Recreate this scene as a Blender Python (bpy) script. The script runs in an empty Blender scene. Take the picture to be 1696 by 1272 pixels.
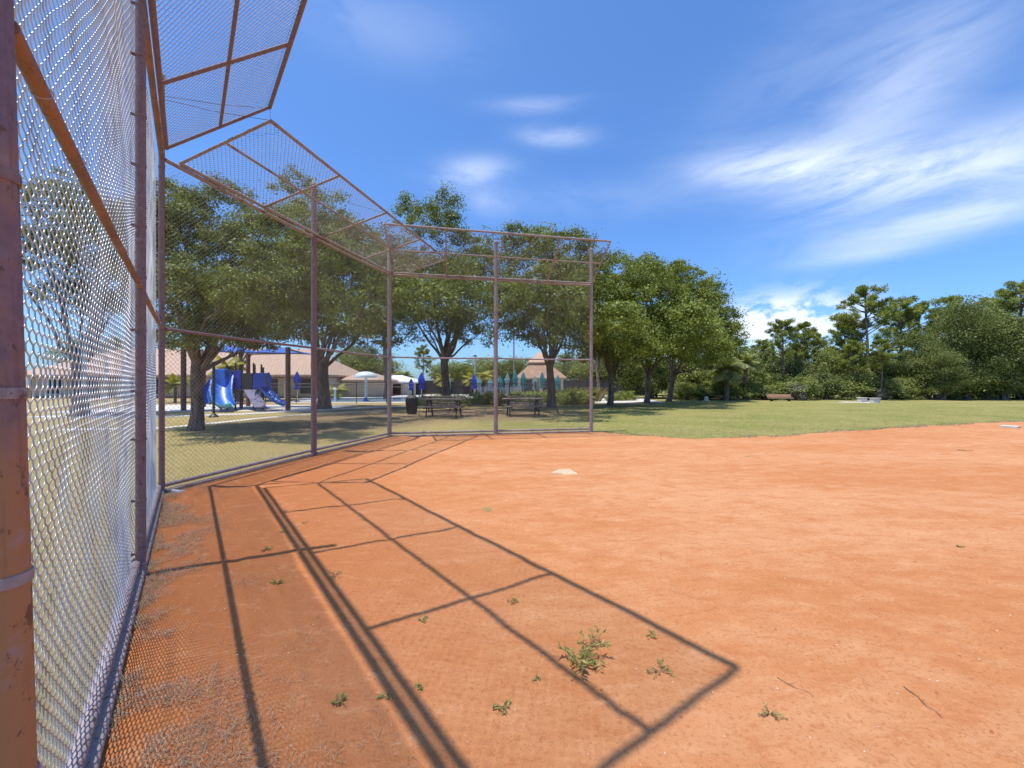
import bpy, math, random
import numpy as np
from mathutils import Vector
R = math.radians
rng = np.random.default_rng(7); random.seed(7)
S = bpy.context.scene; C = S.collection
# ---------------------------------------------------------------- camera, sky, sun
F = 670.0; CAMZ = 1.6
cam = bpy.data.cameras.new('camera'); co = bpy.data.objects.new('camera', cam); C.objects.link(co)
cam.sensor_width = 36; cam.lens = 36*F/1696; cam.clip_start = .02; cam.clip_end = 3000
co.location = (0, 0, CAMZ); co.rotation_euler = (R(90), 0, 0); S.camera = co
SUN_EL = 76.5; SH = Vector((.902, .432, 0)).normalized()      # shadows fall this way
sd = Vector((SH.x*math.cos(R(SUN_EL)), SH.y*math.cos(R(SUN_EL)), -math.sin(R(SUN_EL))))
sl = bpy.data.lights.new('sun', 'SUN'); sl.energy = 4.6; sl.angle = R(.5); sl.color = (1, .955, .88)
so = bpy.data.objects.new('sun', sl); C.objects.link(so); so.rotation_euler = sd.to_track_quat('-Z', 'Y').to_euler()
S.view_settings.view_transform = 'Standard'; S.view_settings.look = 'None'
S.view_settings.exposure = 0.2; S.view_settings.gamma = 1
S.cycles.max_bounces = 6; S.cycles.transparent_max_bounces = 8

def nn(nt, typ, **kw):
    n = nt.nodes.new(typ)
    for k, v in kw.items():
        if k in n.inputs.keys() if isinstance(k, str) else False: pass
        setattr(n, k, v)
    return n
def M_(nt, op, a, b=None, c=None, clamp=False):
    n = nt.nodes.new('ShaderNodeMath'); n.operation = op; n.use_clamp = clamp
    for i, v in enumerate((a, b, c)):
        if v is None: continue
        if isinstance(v, (int, float)): n.inputs[i].default_value = v
        else: nt.links.new(v, n.inputs[i])
    return n.outputs[0]
def mixc(nt, f, a, b, mode='MIX'):
    n = nt.nodes.new('ShaderNodeMix'); n.data_type = 'RGBA'; n.blend_type = mode
    for s, v in ((n.inputs[0], f), (n.inputs[6], a), (n.inputs[7], b)):
        if isinstance(v, (int, float)): s.default_value = v
        elif isinstance(v, tuple): s.default_value = (*v, 1)[:4]
        else: nt.links.new(v, s)
    return n.outputs[2]
def noise(nt, vec, scale, detail=3, rough=.55, dist=0):
    n = nt.nodes.new('ShaderNodeTexNoise'); n.inputs['Scale'].default_value = scale
    n.inputs['Detail'].default_value = detail; n.inputs['Roughness'].default_value = rough
    n.inputs['Distortion'].default_value = dist
    if vec is not None: nt.links.new(vec, n.inputs['Vector'])
    return n.outputs[0]
def ramp(nt, v, lo, hi):
    n = nt.nodes.new('ShaderNodeMapRange'); n.interpolation_type = 'SMOOTHSTEP'
    nt.links.new(v, n.inputs[0]); n.inputs[1].default_value = lo; n.inputs[2].default_value = hi
    return n.outputs[0]
def mapping(nt, vec, sc=(1, 1, 1), rot=(0, 0, 0), loc=(0, 0, 0)):
    n = nt.nodes.new('ShaderNodeMapping'); nt.links.new(vec, n.inputs[0])
    n.inputs[1].default_value = loc; n.inputs[2].default_value = rot; n.inputs[3].default_value = sc
    return n.outputs[0]

W = bpy.data.worlds.new('World'); S.world = W; W.use_nodes = True
nt = W.node_tree; nt.nodes.clear()
sky = nt.nodes.new('ShaderNodeTexSky'); sky.sky_type = 'NISHITA'; sky.sun_disc = False
sky.sun_elevation = R(SUN_EL); sky.sun_rotation = math.atan2(-SH.x, -SH.y)
sky.air_density = 1.0; sky.dust_density = 1.1; sky.ozone_density = 2.4
tc = nt.nodes.new('ShaderNodeTexCoord'); D = tc.outputs['Generated']
sep = nt.nodes.new('ShaderNodeSeparateXYZ'); nt.links.new(D, sep.inputs[0])
az = M_(nt, 'MULTIPLY', M_(nt, 'ARCTAN2', sep.outputs[0], sep.outputs[1]), 57.2958)
el = M_(nt, 'MULTIPLY', M_(nt, 'ARCSINE', sep.outputs[2]), 57.2958)
skyc = mixc(nt, 1.0, sky.outputs[0], (.60, .92, 1.32), 'MULTIPLY')
def wisp(a0, e0, sx, sy, rot, amp):          # soft oval of high cloud at azimuth a0, elevation e0
    da = M_(nt, 'SUBTRACT', az, a0); de = M_(nt, 'SUBTRACT', el, e0)
    c, s = math.cos(R(rot)), math.sin(R(rot))
    p = M_(nt, 'DIVIDE', M_(nt, 'ADD', M_(nt, 'MULTIPLY', da, c), M_(nt, 'MULTIPLY', de, s)), sx)
    q = M_(nt, 'DIVIDE', M_(nt, 'SUBTRACT', M_(nt, 'MULTIPLY', de, c), M_(nt, 'MULTIPLY', da, s)), sy)
    r2 = M_(nt, 'ADD', M_(nt, 'MULTIPLY', p, p), M_(nt, 'MULTIPLY', q, q))
    return M_(nt, 'MULTIPLY', M_(nt, 'EXPONENT', M_(nt, 'MULTIPLY', r2, -1)), amp)
cmb = nt.nodes.new('ShaderNodeCombineXYZ'); nt.links.new(az, cmb.inputs[0]); nt.links.new(el, cmb.inputs[1])
tot = None
for w in [(31, 24.6, 7.5, 2.1, -8, .6), (43, 27, 9, 4.5, 32, .42), (49, 19.6, 12, 3.1, 2, .62), (50, 15.6, 12, 1.5, 4, .65), (40, 22, 9, 2.0, -12, .5), (38, 34, 14, 4, 20, .12),
          (6.5, 31.3, 4.5, 1.0, -4, .6), (3, 34.5, 6, .8, 0, .25), (-6, 27.6, 5, 1.5, 6, .5), (-3, 24, 3, 1.5, -10, .3),
          (41, 13.5, 5, .8, 0, .3), (-18, 40, 12, 3, 0, .15), (12, 24, 18, 2, -5, .12)]:
    o = wisp(*w); tot = o if tot is None else M_(nt, 'ADD', tot, o)
n1 = noise(nt, mapping(nt, cmb.outputs[0], (.06, .20, 1), (0, 0, R(-9))), 1.0, 7, .62, .9)
n2 = noise(nt, mapping(nt, cmb.outputs[0], (.2, .8, 1), (0, 0, R(20)), (3, 1, 0)), 1.0, 4, .6, .6)
cl = M_(nt, 'MULTIPLY', tot, ramp(nt, M_(nt, 'ADD', n1, M_(nt, 'MULTIPLY', n2, .25)), .27, .80), clamp=True)
cum = wisp(34, 7.2, 6.0, 2.6, 0, 2.2)
nc = noise(nt, mapping(nt, cmb.outputs[0], (.28, .5, 1)), 1.0, 5, .6, .2)
cl2 = M_(nt, 'MULTIPLY', cum, ramp(nt, nc, .36, .60), clamp=True)
skyc = mixc(nt, M_(nt, 'MULTIPLY', cl, .9), skyc, (6.6, 7.2, 8.4))
skyc = mixc(nt, M_(nt, 'MULTIPLY', cl2, .78), skyc, (6.9, 7.2, 7.9))
bg = nt.nodes.new('ShaderNodeBackground'); nt.links.new(skyc, bg.inputs[0]); bg.inputs[1].default_value = .148
wo = nt.nodes.new('ShaderNodeOutputWorld'); nt.links.new(bg.outputs[0], wo.inputs[0])

# ---------------------------------------------------------------- materials
MATS = {}
def mat(name, build):
    m = bpy.data.materials.new(name); m.use_nodes = True; nt = m.node_tree
    b = nt.nodes['Principled BSDF']; tc = nt.nodes.new('ShaderNodeTexCoord')
    build(nt, b, tc.outputs['Object']); MATS[name] = m; return m
def setc(nt, b, c, rough=.7, metal=0.0):
    if isinstance(c, tuple): b.inputs['Base Color'].default_value = (*c, 1)
    else: nt.links.new(c, b.inputs['Base Color'])
    b.inputs['Roughness'].default_value = rough; b.inputs['Metallic'].default_value = metal
def bump(nt, b, h, st=.5, dist=.01):
    n = nt.nodes.new('ShaderNodeBump'); n.inputs['Strength'].default_value = st; n.inputs['Distance'].default_value = dist
    nt.links.new(h, n.inputs['Height']); nt.links.new(n.outputs[0], b.inputs['Normal'])
def simple(name, c1, c2, sc=3, rough=.7, metal=0, bs=0, bsc=20):
    def f(nt, b, v):
        setc(nt, b, mixc(nt, ramp(nt, noise(nt, v, sc, 4), .3, .7), c1, c2), rough, metal)
        if bs: bump(nt, b, noise(nt, v, bsc, 3), bs)
    return mat(name, f)
def paint(name, c, rust, rl, rh, zr=0):
    def f(nt, b, v):
        n = noise(nt, mapping(nt, v, (1, 1, .35)), 3.2, 6, .65, .5)
        if zr:      # the lower shaft has lost its paint
            sp = nt.nodes.new('ShaderNodeSeparateXYZ'); nt.links.new(v, sp.inputs[0]); n = M_(nt, 'ADD', n, M_(nt, 'MULTIPLY', M_(nt, 'SUBTRACT', 1.65, sp.outputs[2]), zr))
        col = mixc(nt, noise(nt, v, 40, 3), tuple(x*.62 for x in c), tuple(min(1, x*1.38) for x in c))
        col = mixc(nt, ramp(nt, n, rl, rh), col, rust)
        col = mixc(nt, M_(nt, 'MULTIPLY', ramp(nt, noise(nt, v, 9, 4), .58, .75), .5), col, (.34, .29, .33))
        chip = noise(nt, mapping(nt, v, (1, 1, .6), (0, 0, 0), (3, 3, 3)), 22, 6, .75)
        col = mixc(nt, M_(nt, 'MULTIPLY', ramp(nt, chip, .57, .62), .8), col, (.13, .055, .03)); run = noise(nt, mapping(nt, v, (1, 1, .05)), 38, 3)
        col = mixc(nt, M_(nt, 'MULTIPLY', ramp(nt, run, .55, .72), .35), col, (.10, .06, .05))
        setc(nt, b, col, .72, 0); bump(nt, b, M_(nt, 'ADD', noise(nt, v, 60, 5), chip), .4, .004)
    return mat(name, f)
paint('maroon_paint', (.225, .145, .145), (.24, .125, .09), .5, .72)
paint('faded_maroon', (.33, .26, .25), (.22, .125, .10), .5, .72)
paint('rusty_pipe', (.21, .118, .08), (.32, .155, .075), .4, .62)
paint('post_rust', (.20, .125, .15), (.40, .185, .075), .42, .66, .40)
def galv(nt, b, v):
    setc(nt, b, mixc(nt, ramp(nt, noise(nt, v, 4, 4), .45, .7), (.62, .61, .59), (.42, .37, .34)), .42, .5)
mat('galvanized_wire', galv)
def galv2(nt, b, v):
    setc(nt, b, mixc(nt, ramp(nt, noise(nt, v, 3, 4), .45, .7), (.36, .31, .27), (.22, .17, .14)), .5, .2)
mat('rusty_wire', galv2)
simple('shaded_wire', (.22, .18, .19), (.30, .22, .20), 4, .5, .3)  # overhang mesh wire: shade on its underside is put into this darker colour
simple('galvanized_pipe', (.55, .56, .6), (.38, .36, .38), 8, .4, .5)
simple('tie_wire', (.42, .25, .2), (.5, .42, .4), 20, .5, .3)

def clay(nt, b, v):
    big = noise(nt, mapping(nt, v, (.22, .6, 1), (0, 0, R(-14))), 1.0, 4, .55, .3)
    mid = noise(nt, mapping(nt, v, (1.5, 3.6, 1), (0, 0, R(-12)), (5, 3, 0)), 1.0, 8, .74, .35)
    pat = noise(nt, mapping(nt, v, (3.2, 6.6, 1), (0, 0, R(-16)), (1, 7, 0)), 1.0, 8, .78, .25)
    fin = noise(nt, v, 42, 6, .78); gr = noise(nt, v, 230, 3, .7)
    base = mixc(nt, ramp(nt, M_(nt, 'ADD', M_(nt, 'MULTIPLY', big, .45), M_(nt, 'MULTIPLY', mid, .55)), .38, .62), (.475, .190, .070), (.565, .275, .130))
    sp = nt.nodes.new('ShaderNodeSeparateXYZ'); nt.links.new(v, sp.inputs[0])
    # darker, deeper orange clay close under the backstop, pale dust on the open side
    side = M_(nt, 'ADD', M_(nt, 'MULTIPLY', sp.outputs[0], .79), M_(nt, 'MULTIPLY', sp.outputs[1], .3))
    deep_orange = ramp(nt, M_(nt, 'ADD', M_(nt, 'MULTIPLY', side, -1), M_(nt, 'MULTIPLY', mid, 2.4)), -.8, 2.6)
    c = mixc(nt, M_(nt, 'MULTIPLY', deep_orange, .8), base, (.43, .130, .036))
    c = mixc(nt, M_(nt, 'MULTIPLY', ramp(nt, pat, .52, .60), .55), c, (.435, .155, .056))
    c = mixc(nt, M_(nt, 'MULTIPLY', ramp(nt, M_(nt, 'SUBTRACT', 1, pat), .52, .66), .4), c, (.62, .33, .165))
    c = mixc(nt, M_(nt, 'MULTIPLY', ramp(nt, fin, .50, .64), .6), c, (.34, .115, .042))
    c = mixc(nt, M_(nt, 'MULTIPLY', ramp(nt, gr, .58, .72), .5), c, (.70, .43, .25))
    c = mixc(nt, M_(nt, 'MULTIPLY', ramp(nt, M_(nt, 'SUBTRACT', 1, gr), .60, .72), .5), c, (.26, .085, .035))
    setc(nt, b, c, .97); b.inputs['Specular IOR Level'].default_value = .12
    h = M_(nt, 'ADD', M_(nt, 'MULTIPLY', pat, .8), M_(nt, 'MULTIPLY', fin, .55)); h = M_(nt, 'ADD', h, M_(nt, 'MULTIPLY', gr, .2))
    bump(nt, b, h, .7, .02)
mat('infield_clay', clay)
def lawn(nt, b, v):
    a = noise(nt, v, .35, 5, .65); m = noise(nt, mapping(nt, v, (1, 1, 1)), 5, 6, .75); f = noise(nt, v, 45, 5, .8)
    c = mixc(nt, ramp(nt, a, .35, .65), (.33, .315, .085), (.52, .42, .165))
    c = mixc(nt, ramp(nt, m, .36, .60), mixc(nt, .7, c, (.16, .18, .045)), c); c = mixc(nt, M_(nt, 'MULTIPLY', ramp(nt, noise(nt, mapping(nt, v, (.6, 1.5, 1)), 1.3, 6, .75), .50, .62), .7), c, (.46, .35, .17))
    c = mixc(nt, ramp(nt, f, .40, .6), mixc(nt, .6, c, (.11, .11, .04)), c)
    # worn, dry turf behind the backstop
    sp = nt.nodes.new('ShaderNodeSeparateXYZ'); nt.links.new(v, sp.inputs[0])
    dry = ramp(nt, M_(nt, 'ADD', M_(nt, 'MULTIPLY', sp.outputs[0], -1), M_(nt, 'MULTIPLY', a, 6)), 1.0, 7.0)
    c = mixc(nt, M_(nt, 'MULTIPLY', dry, .65), c, (.47, .34, .16))
    # bare soil and fallen leaves lie where nothing grows under the oaks
    for (x0, y0, rx, ry) in ((-7.8, 17.2, 4.6, 4.2), (-.8, 22.0, 5.2, 4.6), (-11, 27, 4, 3), (7, 29, 3.5, 2.5)):
        p = M_(nt, 'DIVIDE', M_(nt, 'SUBTRACT', sp.outputs[0], x0), rx); q = M_(nt, 'DIVIDE', M_(nt, 'SUBTRACT', sp.outputs[1], y0), ry)
        d = M_(nt, 'SQRT', M_(nt, 'ADD', M_(nt, 'MULTIPLY', p, p), M_(nt, 'MULTIPLY', q, q)))
        d = M_(nt, 'ADD', d, M_(nt, 'MULTIPLY', M_(nt, 'SUBTRACT', m, .5), 1.6)); k = ramp(nt, M_(nt, 'SUBTRACT', 1.25, d), 0, .5)
        c = mixc(nt, M_(nt, 'MULTIPLY', k, .75), c, mixc(nt, ramp(nt, f, .4, .6), (.15, .095, .065), (.28, .19, .13)))
    setc(nt, b, c, .95); b.inputs['Specular IOR Level'].default_value = .1
    bump(nt, b, M_(nt, 'ADD', f, m), .9, .04)
mat('lawn', lawn)
def leafmat(name, dark, light, trans=.28):
    def f(nt, b, v):
        at = nt.nodes.new('ShaderNodeAttribute'); at.attribute_name = 'tint'
        c = mixc(nt, at.outputs['Fac'], dark, light)
        setc(nt, b, c, .55); b.inputs['Specular IOR Level'].default_value = .3
        tr = nt.nodes.new('ShaderNodeBsdfTranslucent'); nt.links.new(mixc(nt, 1.0, c, (1.3, 1.4, .6), 'MULTIPLY'), tr.inputs[0])
        mx = nt.nodes.new('ShaderNodeMixShader'); mx.inputs[0].default_value = trans
        nt.links.new(b.outputs[0], mx.inputs[1]); nt.links.new(tr.outputs[0], mx.inputs[2])
        nt.links.new(mx.outputs[0], nt.nodes['Material Output'].inputs[0])
    return mat(name, f)
leafmat('oak_leaves', (.055, .072, .016), (.28, .305, .07))
leafmat('oak_leaves_bright', (.068, .092, .016), (.33, .36, .075))
leafmat('oak_leaves_dark', (.068, .086, .026), (.28, .305, .095))
leafmat('pine_needles', (.11, .14, .03), (.40, .42, .10), .3)
leafmat('shrub_leaves', (.11, .135, .03), (.36, .38, .11))
leafmat('shrub_leaves_dark', (.075, .095, .032), (.25, .27, .09))
leafmat('grey_twigs', (.16, .15, .13), (.32, .30, .28), .1)
leafmat('palm_leaves', (.10, .12, .035), (.36, .36, .13))
leafmat('gold_palm', (.22, .2, .03), (.42, .38, .06))
leafmat('grass_blades', (.28, .285, .075), (.70, .61, .26), .4)
leafmat('weed_leaves', (.17, .19, .04), (.44, .42, .14))
leafmat('straw', (.25, .18, .115), (.54, .42, .29), .15)
def bark(nt, b, v):
    n = noise(nt, mapping(nt, v, (1, 1, .25)), 9, 5, .7, .3)
    setc(nt, b, mixc(nt, ramp(nt, n, .35, .65), (.085, .060, .048), (.23, .175, .14)), .9); bump(nt, b, n, .8, .03)
mat('bark', bark)
def rooft(nt, b, v):
    w = nt.nodes.new('ShaderNodeTexBrick'); nt.links.new(mapping(nt, v, (1, 1, 1)), w.inputs[0])
    w.inputs['Color1'].default_value = (.52, .33, .21, 1); w.inputs['Color2'].default_value = (.42, .25, .16, 1)
    w.inputs['Mortar'].default_value = (.25, .15, .1, 1); w.inputs['Scale'].default_value = 1
    w.inputs['Brick Width'].default_value = .4; w.inputs['Row Height'].default_value = .5; w.inputs['Mortar Size'].default_value = .05
    setc(nt, b, mixc(nt, noise(nt, v, 2, 4), w.outputs[0], (.5, .36, .26)), .8)
mat('roof_tile', rooft)
simple('tile_light', (.62, .41, .28), (.50, .32, .22), 2, .8)
simple('stucco', (.45, .38, .29), (.5, .43, .34), 2, .9)
simple('concrete', (.50, .46, .40), (.62, .58, .52), 2.5, .9, 0, .3, 40)
simple('pool_deck_mat', (.50, .47, .43), (.62, .58, .53), .8, .9)
simple('white_plate', (.52, .35, .21), (.60, .45, .29), 12, .6)
simple('base_bag', (.62, .58, .51), (.54, .47, .39), 12, .7)
simple('black_metal', (.02, .02, .022), (.035, .033, .033), 6, .5)
simple('dark_screen', (.022, .024, .024), (.04, .04, .04), 3, .8)
simple('dark_plastic', (.03, .026, .025), (.05, .042, .04), 6, .6)
simple('brown_steel', (.13, .055, .035), (.17, .08, .05), 4, .5)
simple('play_blue', (.015, .12, .50), (.02, .15, .58), 3, .4)
simple('play_deep_blue', (.015, .05, .34), (.018, .06, .42), 3, .4)
simple('play_light_blue', (.12, .45, .72), (.16, .52, .8), 3, .35)
simple('play_grey', (.11, .10, .19), (.14, .13, .22), 3, .6)
simple('shade_blue', (.01, .08, .40), (.015, .11, .46), 3, .6)
simple('umbrella_teal', (.02, .17, .20), (.035, .24, .27), 5, .8)
simple('umbrella_pale', (.14, .28, .30), (.2, .34, .35), 5, .8)
simple('umbrella_blue', (.01, .035, .40), (.02, .06, .5), 5, .8)
simple('white_plastic', (.75, .75, .74), (.68, .68, .68), 5, .5)
simple('spray_blue', (.38, .58, .80), (.5, .7, .88), 3, .35)
simple('spray_white', (.70, .80, .86), (.62, .74, .84), 3, .35)
simple('table_wood', (.17, .125, .10), (.25, .19, .16), 4, .8)
simple('bench_wood', (.58, .33, .19), (.64, .40, .25), 6, .7)
simple('litter', (.27, .19, .11), (.30, .27, .11), 1.6, .95, 0, .6, 30)
simple('mulch', (.20, .12, .08), (.30, .2, .14), 5, .95)
simple('white_roof', (.72, .72, .74), (.64, .64, .66), 3, .6)
simple('twig', (.16, .10, .06), (.24, .17, .11), 30, .9)
simple('crumb', (.40, .14, .05), (.30, .10, .04), 20, .95)
simple('stone', (.5, .42, .34), (.62, .55, .47), 20, .8)
def waterm(nt, b, v): setc(nt, b, (.25, .45, .58), .08); bump(nt, b, noise(nt, v, 3, 3), .2, .02)
mat('water', waterm)

# ---------------------------------------------------------------- builders
class MB:
    def __init__(s): s.v = []; s.f = []; s.n = 0
    def add(s, v, f):
        s.v.append(np.asarray(v, float).reshape(-1, 3)); s.f += [tuple(i + s.n for i in q) for q in f]; s.n += len(s.v[-1]); return s
    def box(s, c, d, rz=0, rx=0, taper=1.0):
        x, y, z = [q/2 for q in d]; b = min(x, y, z)*.18
        vs = []
        # chamfered in plan and elevation: three rings per end
        for (zz, k) in ((-z, b), (-z+b, 0), (z-b, 0), (z, b)):
            t = 1 if zz < 0 else taper
            for (sx, sy) in ((-1, -1), (1, -1), (1, 1), (-1, 1)): vs.append(((x-k)*sx*t, (y-k)*sy*t, zz))
        v = np.array(vs)
        if rx: c_, s_ = math.cos(rx), math.sin(rx); v = v @ np.array([[1, 0, 0], [0, c_, s_], [0, -s_, c_]])
        if rz: c_, s_ = math.cos(rz), math.sin(rz); v = v @ np.array([[c_, s_, 0], [-s_, c_, 0], [0, 0, 1]])
        f = [(3, 2, 1, 0), (12, 13, 14, 15)]
        for r in range(3):
            for i in range(4): j = (i+1) % 4; f.append((r*4+i, r*4+j, r*4+4+j, r*4+4+i))
        return s.add(v + np.array(c), f)
    def tube(s, pts, rad, n=10, cap=True):
        pts = [Vector(p) for p in pts]; k = len(pts)
        rad = [rad]*k if isinstance(rad, (int, float)) else rad
        vs = []; ref = None
        for i, p in enumerate(pts):
            t = (pts[min(i+1, k-1)] - pts[max(i-1, 0)]).normalized()
            if ref is None: ref = Vector((0, 0, 1)) if abs(t.z) < .9 else Vector((1, 0, 0))
            a = (ref - t*ref.dot(t)).normalized(); b = t.cross(a); ref = a
            for j in range(n):
                w = 2*math.pi*j/n; vs.append(p + a*math.cos(w)*rad[i] + b*math.sin(w)*rad[i])
        f = [(i*n+j, i*n+(j+1) % n, (i+1)*n+(j+1) % n, (i+1)*n+j) for i in range(k-1) for j in range(n)]
        if cap: f += [tuple(range(n))[::-1], tuple(range((k-1)*n, k*n))]
        return s.add([tuple(q) for q in vs], f)
    def lathe(s, c, prof, n=16):   # prof: (r, z)
        return s.tube([(c[0], c[1], c[2]+z) for r, z in prof], [max(r, .001) for r, z in prof], n) if all(prof[i+1][1] > prof[i][1] for i in range(len(prof)-1)) else s._l(c, prof, n)
    def _l(s, c, prof, n):
        v = [(c[0]+r*math.cos(6.28319*j/n), c[1]+r*math.sin(6.28319*j/n), c[2]+z) for r, z in prof for j in range(n)]
        f = [(i*n+j, i*n+(j+1) % n, (i+1)*n+(j+1) % n, (i+1)*n+j) for i in range(len(prof)-1) for j in range(n)]
        return s.add(v, f)
    def quad(s, a, b, c, d, th=.03):
        a, b, c, d = [Vector(q) for q in (a, b, c, d)]; n = (b-a).cross(d-a).normalized()*th
        v = [a, b, c, d, a-n, b-n, c-n, d-n]
        return s.add([tuple(q) for q in v], [(0, 1, 2, 3), (7, 6, 5, 4), (0, 4, 5, 1), (1, 5, 6, 2), (2, 6, 7, 3), (3, 7, 4, 0)])
    def build(s, name, m, parent=None, smooth=False):
        me = bpy.data.meshes.new(name); v = np.concatenate(s.v)
        if parent is not None:
            o_ = Vector((0, 0, 0)); p = parent
            while p is not None: o_ += p.location; p = p.parent
            v = v - np.array(o_)
        me.from_pydata(v.tolist(), [], s.f); me.materials.append(MATS[m])
        if smooth:
            me.polygons.foreach_set('use_smooth', [True]*len(me.polygons))
            try: me.set_sharp_from_angle(angle=R(40))
            except Exception: pass
        o = bpy.data.objects.new(name, me); C.objects.link(o)
        if parent is not None: o.parent = parent
        return o
def fastmesh(name, v, f, m, parent=None, tint=None, smooth=False):
    v = np.asarray(v, np.float32).reshape(-1, 3); f = np.asarray(f, np.int32); k = f.shape[1]
    if parent is not None:
        o_ = Vector((0, 0, 0)); p = parent
        while p is not None: o_ += p.location; p = p.parent
        v = v - np.array(o_, np.float32)
    me = bpy.data.meshes.new(name); me.vertices.add(len(v)); me.vertices.foreach_set('co', v.ravel())
    me.loops.add(f.size); me.loops.foreach_set('vertex_index', f.ravel())
    me.polygons.add(len(f)); me.polygons.foreach_set('loop_start', np.arange(0, f.size, k, dtype=np.int32))
    me.update(calc_edges=True)
    if smooth: me.polygons.foreach_set('use_smooth', np.ones(len(f), bool))
    if tint is not None:
        a = me.attributes.new('tint', 'FLOAT', 'POINT'); a.data.foreach_set('value', np.asarray(tint, np.float32))
    me.materials.append(MATS[m]); o = bpy.data.objects.new(name, me); C.objects.link(o)
    if parent is not None: o.parent = parent
    return o
def tag(o, label=None, cat=None, group=None, kind=None):
    if label: o['label'] = label
    if cat: o['category'] = cat
    if group: o['group'] = group
    if kind: o['kind'] = kind
    return o
def thing(name, label, cat, loc=(0, 0, 0), group=None):
    o = bpy.data.objects.new(name, None); o.empty_display_size = .2; C.objects.link(o); o.location = loc
    return tag(o, label, cat, group)
def copy_tree(o, parent=None):
    kids = [c for c in bpy.data.objects if c.parent == o]
    c = o.copy(); C.objects.link(c); c.parent = parent
    for k in kids: copy_tree(k, c)
    return c
def P(px, d, z=0): return Vector(((px-848)/F*d, d, z))
def PY(px, py, d): return Vector(((px-848)/F*d, d, CAMZ + (636-py)/F*d))
def G(px, py): return P(px, F*CAMZ/(py-636))
def vnoise(x, y, sc, seed=0):
    r = np.random.default_rng(seed).random((256, 256)); x = x*sc+37.3; y = y*sc+51.7
    xi = np.floor(x).astype(int); yi = np.floor(y).astype(int); fx = x-xi; fy = y-yi
    fx = fx*fx*(3-2*fx); fy = fy*fy*(3-2*fy); g = lambda a, b: r[a % 256, b % 256]
    return (g(xi, yi)*(1-fx)+g(xi+1, yi)*fx)*(1-fy)+(g(xi, yi+1)*(1-fx)+g(xi+1, yi+1)*fx)*fy

# ---------------------------------------------------------------- ground
P2 = Vector((-5.04, 5.82, 0)); P0 = Vector((-1.10, .87, 0)); P1 = (P0+P2)/2
P4 = Vector((-3.646, 12.03, 0)); P3 = Vector((-4.40, 8.98, 0)); P6 = Vector((2.61, 13.33, 0)); P5 = Vector((-.507, 12.65, 0))
poly = [P0+(P0-P2)*1.6, P2, P4, P6] + [Vector(q) for q in ((3.4, 12.9, 0), (4.4, 12.0, 0), (5.6, 11.65, 0), (7.6, 12.1, 0), (9.6, 13.07, 0), (14.5, 14.9, 0), (22.3, 17.4, 0), (31, 19, 0), (34, -14, 0))]
def sdf(x, y):
    d = np.full(x.shape, 1e9); ins = np.zeros(x.shape, bool); n = len(poly)
    for i in range(n):
        ax, ay = poly[i].x, poly[i].y; bx, by = poly[(i+1) % n].x, poly[(i+1) % n].y
        ex, ey = bx-ax, by-ay; t = np.clip(((x-ax)*ex+(y-ay)*ey)/(ex*ex+ey*ey), 0, 1)
        d = np.minimum(d, np.hypot(x-ax-t*ex, y-ay-t*ey))
        c = ((ay > y) != (by > y)) & (x < (bx-ax)*(y-ay)/(by-ay+1e-12)+ax); ins ^= c
    return np.where(ins, d, -d)
def segd(x, y, a, b):
    ex, ey = b.x-a.x, b.y-a.y; t = np.clip(((x-a.x)*ex+(y-a.y)*ey)/(ex*ex+ey*ey), 0, 1)
    return np.hypot(x-a.x-t*ex, y-a.y-t*ey)
def clayz(x, y):
    fd = np.minimum(np.minimum(segd(x, y, poly[0], P2), segd(x, y, P2, P4)), segd(x, y, P4, P6)); k = np.clip(fd/1.0, 0, 1)
    s = sdf(x, y) + ((vnoise(x, y, 1.3, 1)-.5)*.5 + (vnoise(x, y, 5, 2)-.5)*.22 + (vnoise(x, y, 14, 12)-.5)*.12)*k - .08*(1-k)
    # the edge stays put along the backstop, ragged elsewhere
    z = .022*np.tanh((s+.12)/.16)
    z = z + ((vnoise(x, y, .7, 3)-.5)*.022 + (vnoise(x, y, 2.6, 4)-.5)*.010 + (vnoise(x, y, 9, 5)-.5)*.009 + (vnoise(x, y, 20, 6)-.5)*.006 + np.minimum(vnoise(x*.7, y, 6, 16)-.22, 0)*.07)*np.clip(s, 0, 1)
    z = z + .05*np.exp(-((segd(x, y, P2, P4)-.42)/.17)**2)*(s > -.1) + .03*np.exp(-((segd(x, y, P4, P6)-.35)/.15)**2)*(s > -.1)
    z = z - .02*np.exp(-(((x+.05)/.3)**2+((y-2.65)/.12)**2)) - .012*np.exp(-((x-.95)**2+(y-6.9)**2)/.5)
    return z
_fp = np.random.default_rng(5); FEET = [(_fp.uniform(-2.5, 6.5), 1.6+7*_fp.random()**1.4, _fp.uniform(0, 3.14), _fp.uniform(.004, .008)) for _ in range(150)]
_clay0 = clayz
def clayz(x, y):            # shoe scuffs pressed into the loose clay, with a pushed-up rim
    z = _clay0(x, y); sh = z.shape; z = z.ravel().copy(); xr = x.ravel(); yr = y.ravel()
    for (fx, fy, a, dp) in FEET:
        k = np.nonzero((np.abs(xr-fx) < .3) & (np.abs(yr-fy) < .3))[0]
        if not len(k): continue
        dx, dy = xr[k]-fx, yr[k]-fy; p = (dx*math.cos(a)+dy*math.sin(a))/.13; q = (dy*math.cos(a)-dx*math.sin(a))/.055; e = p*p+q*q
        z[k] += -dp*np.exp(-e) + dp*.6*np.exp(-((np.sqrt(e)-1.5)/.4)**2)
    return z.reshape(sh)
gx = np.concatenate([np.arange(-8, 6, .035), np.arange(6, 36, .12)]); gy = np.concatenate([np.arange(-6, .6, .15), np.arange(.6, 6.5, .035), np.arange(6.5, 20.5, .08)])
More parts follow.
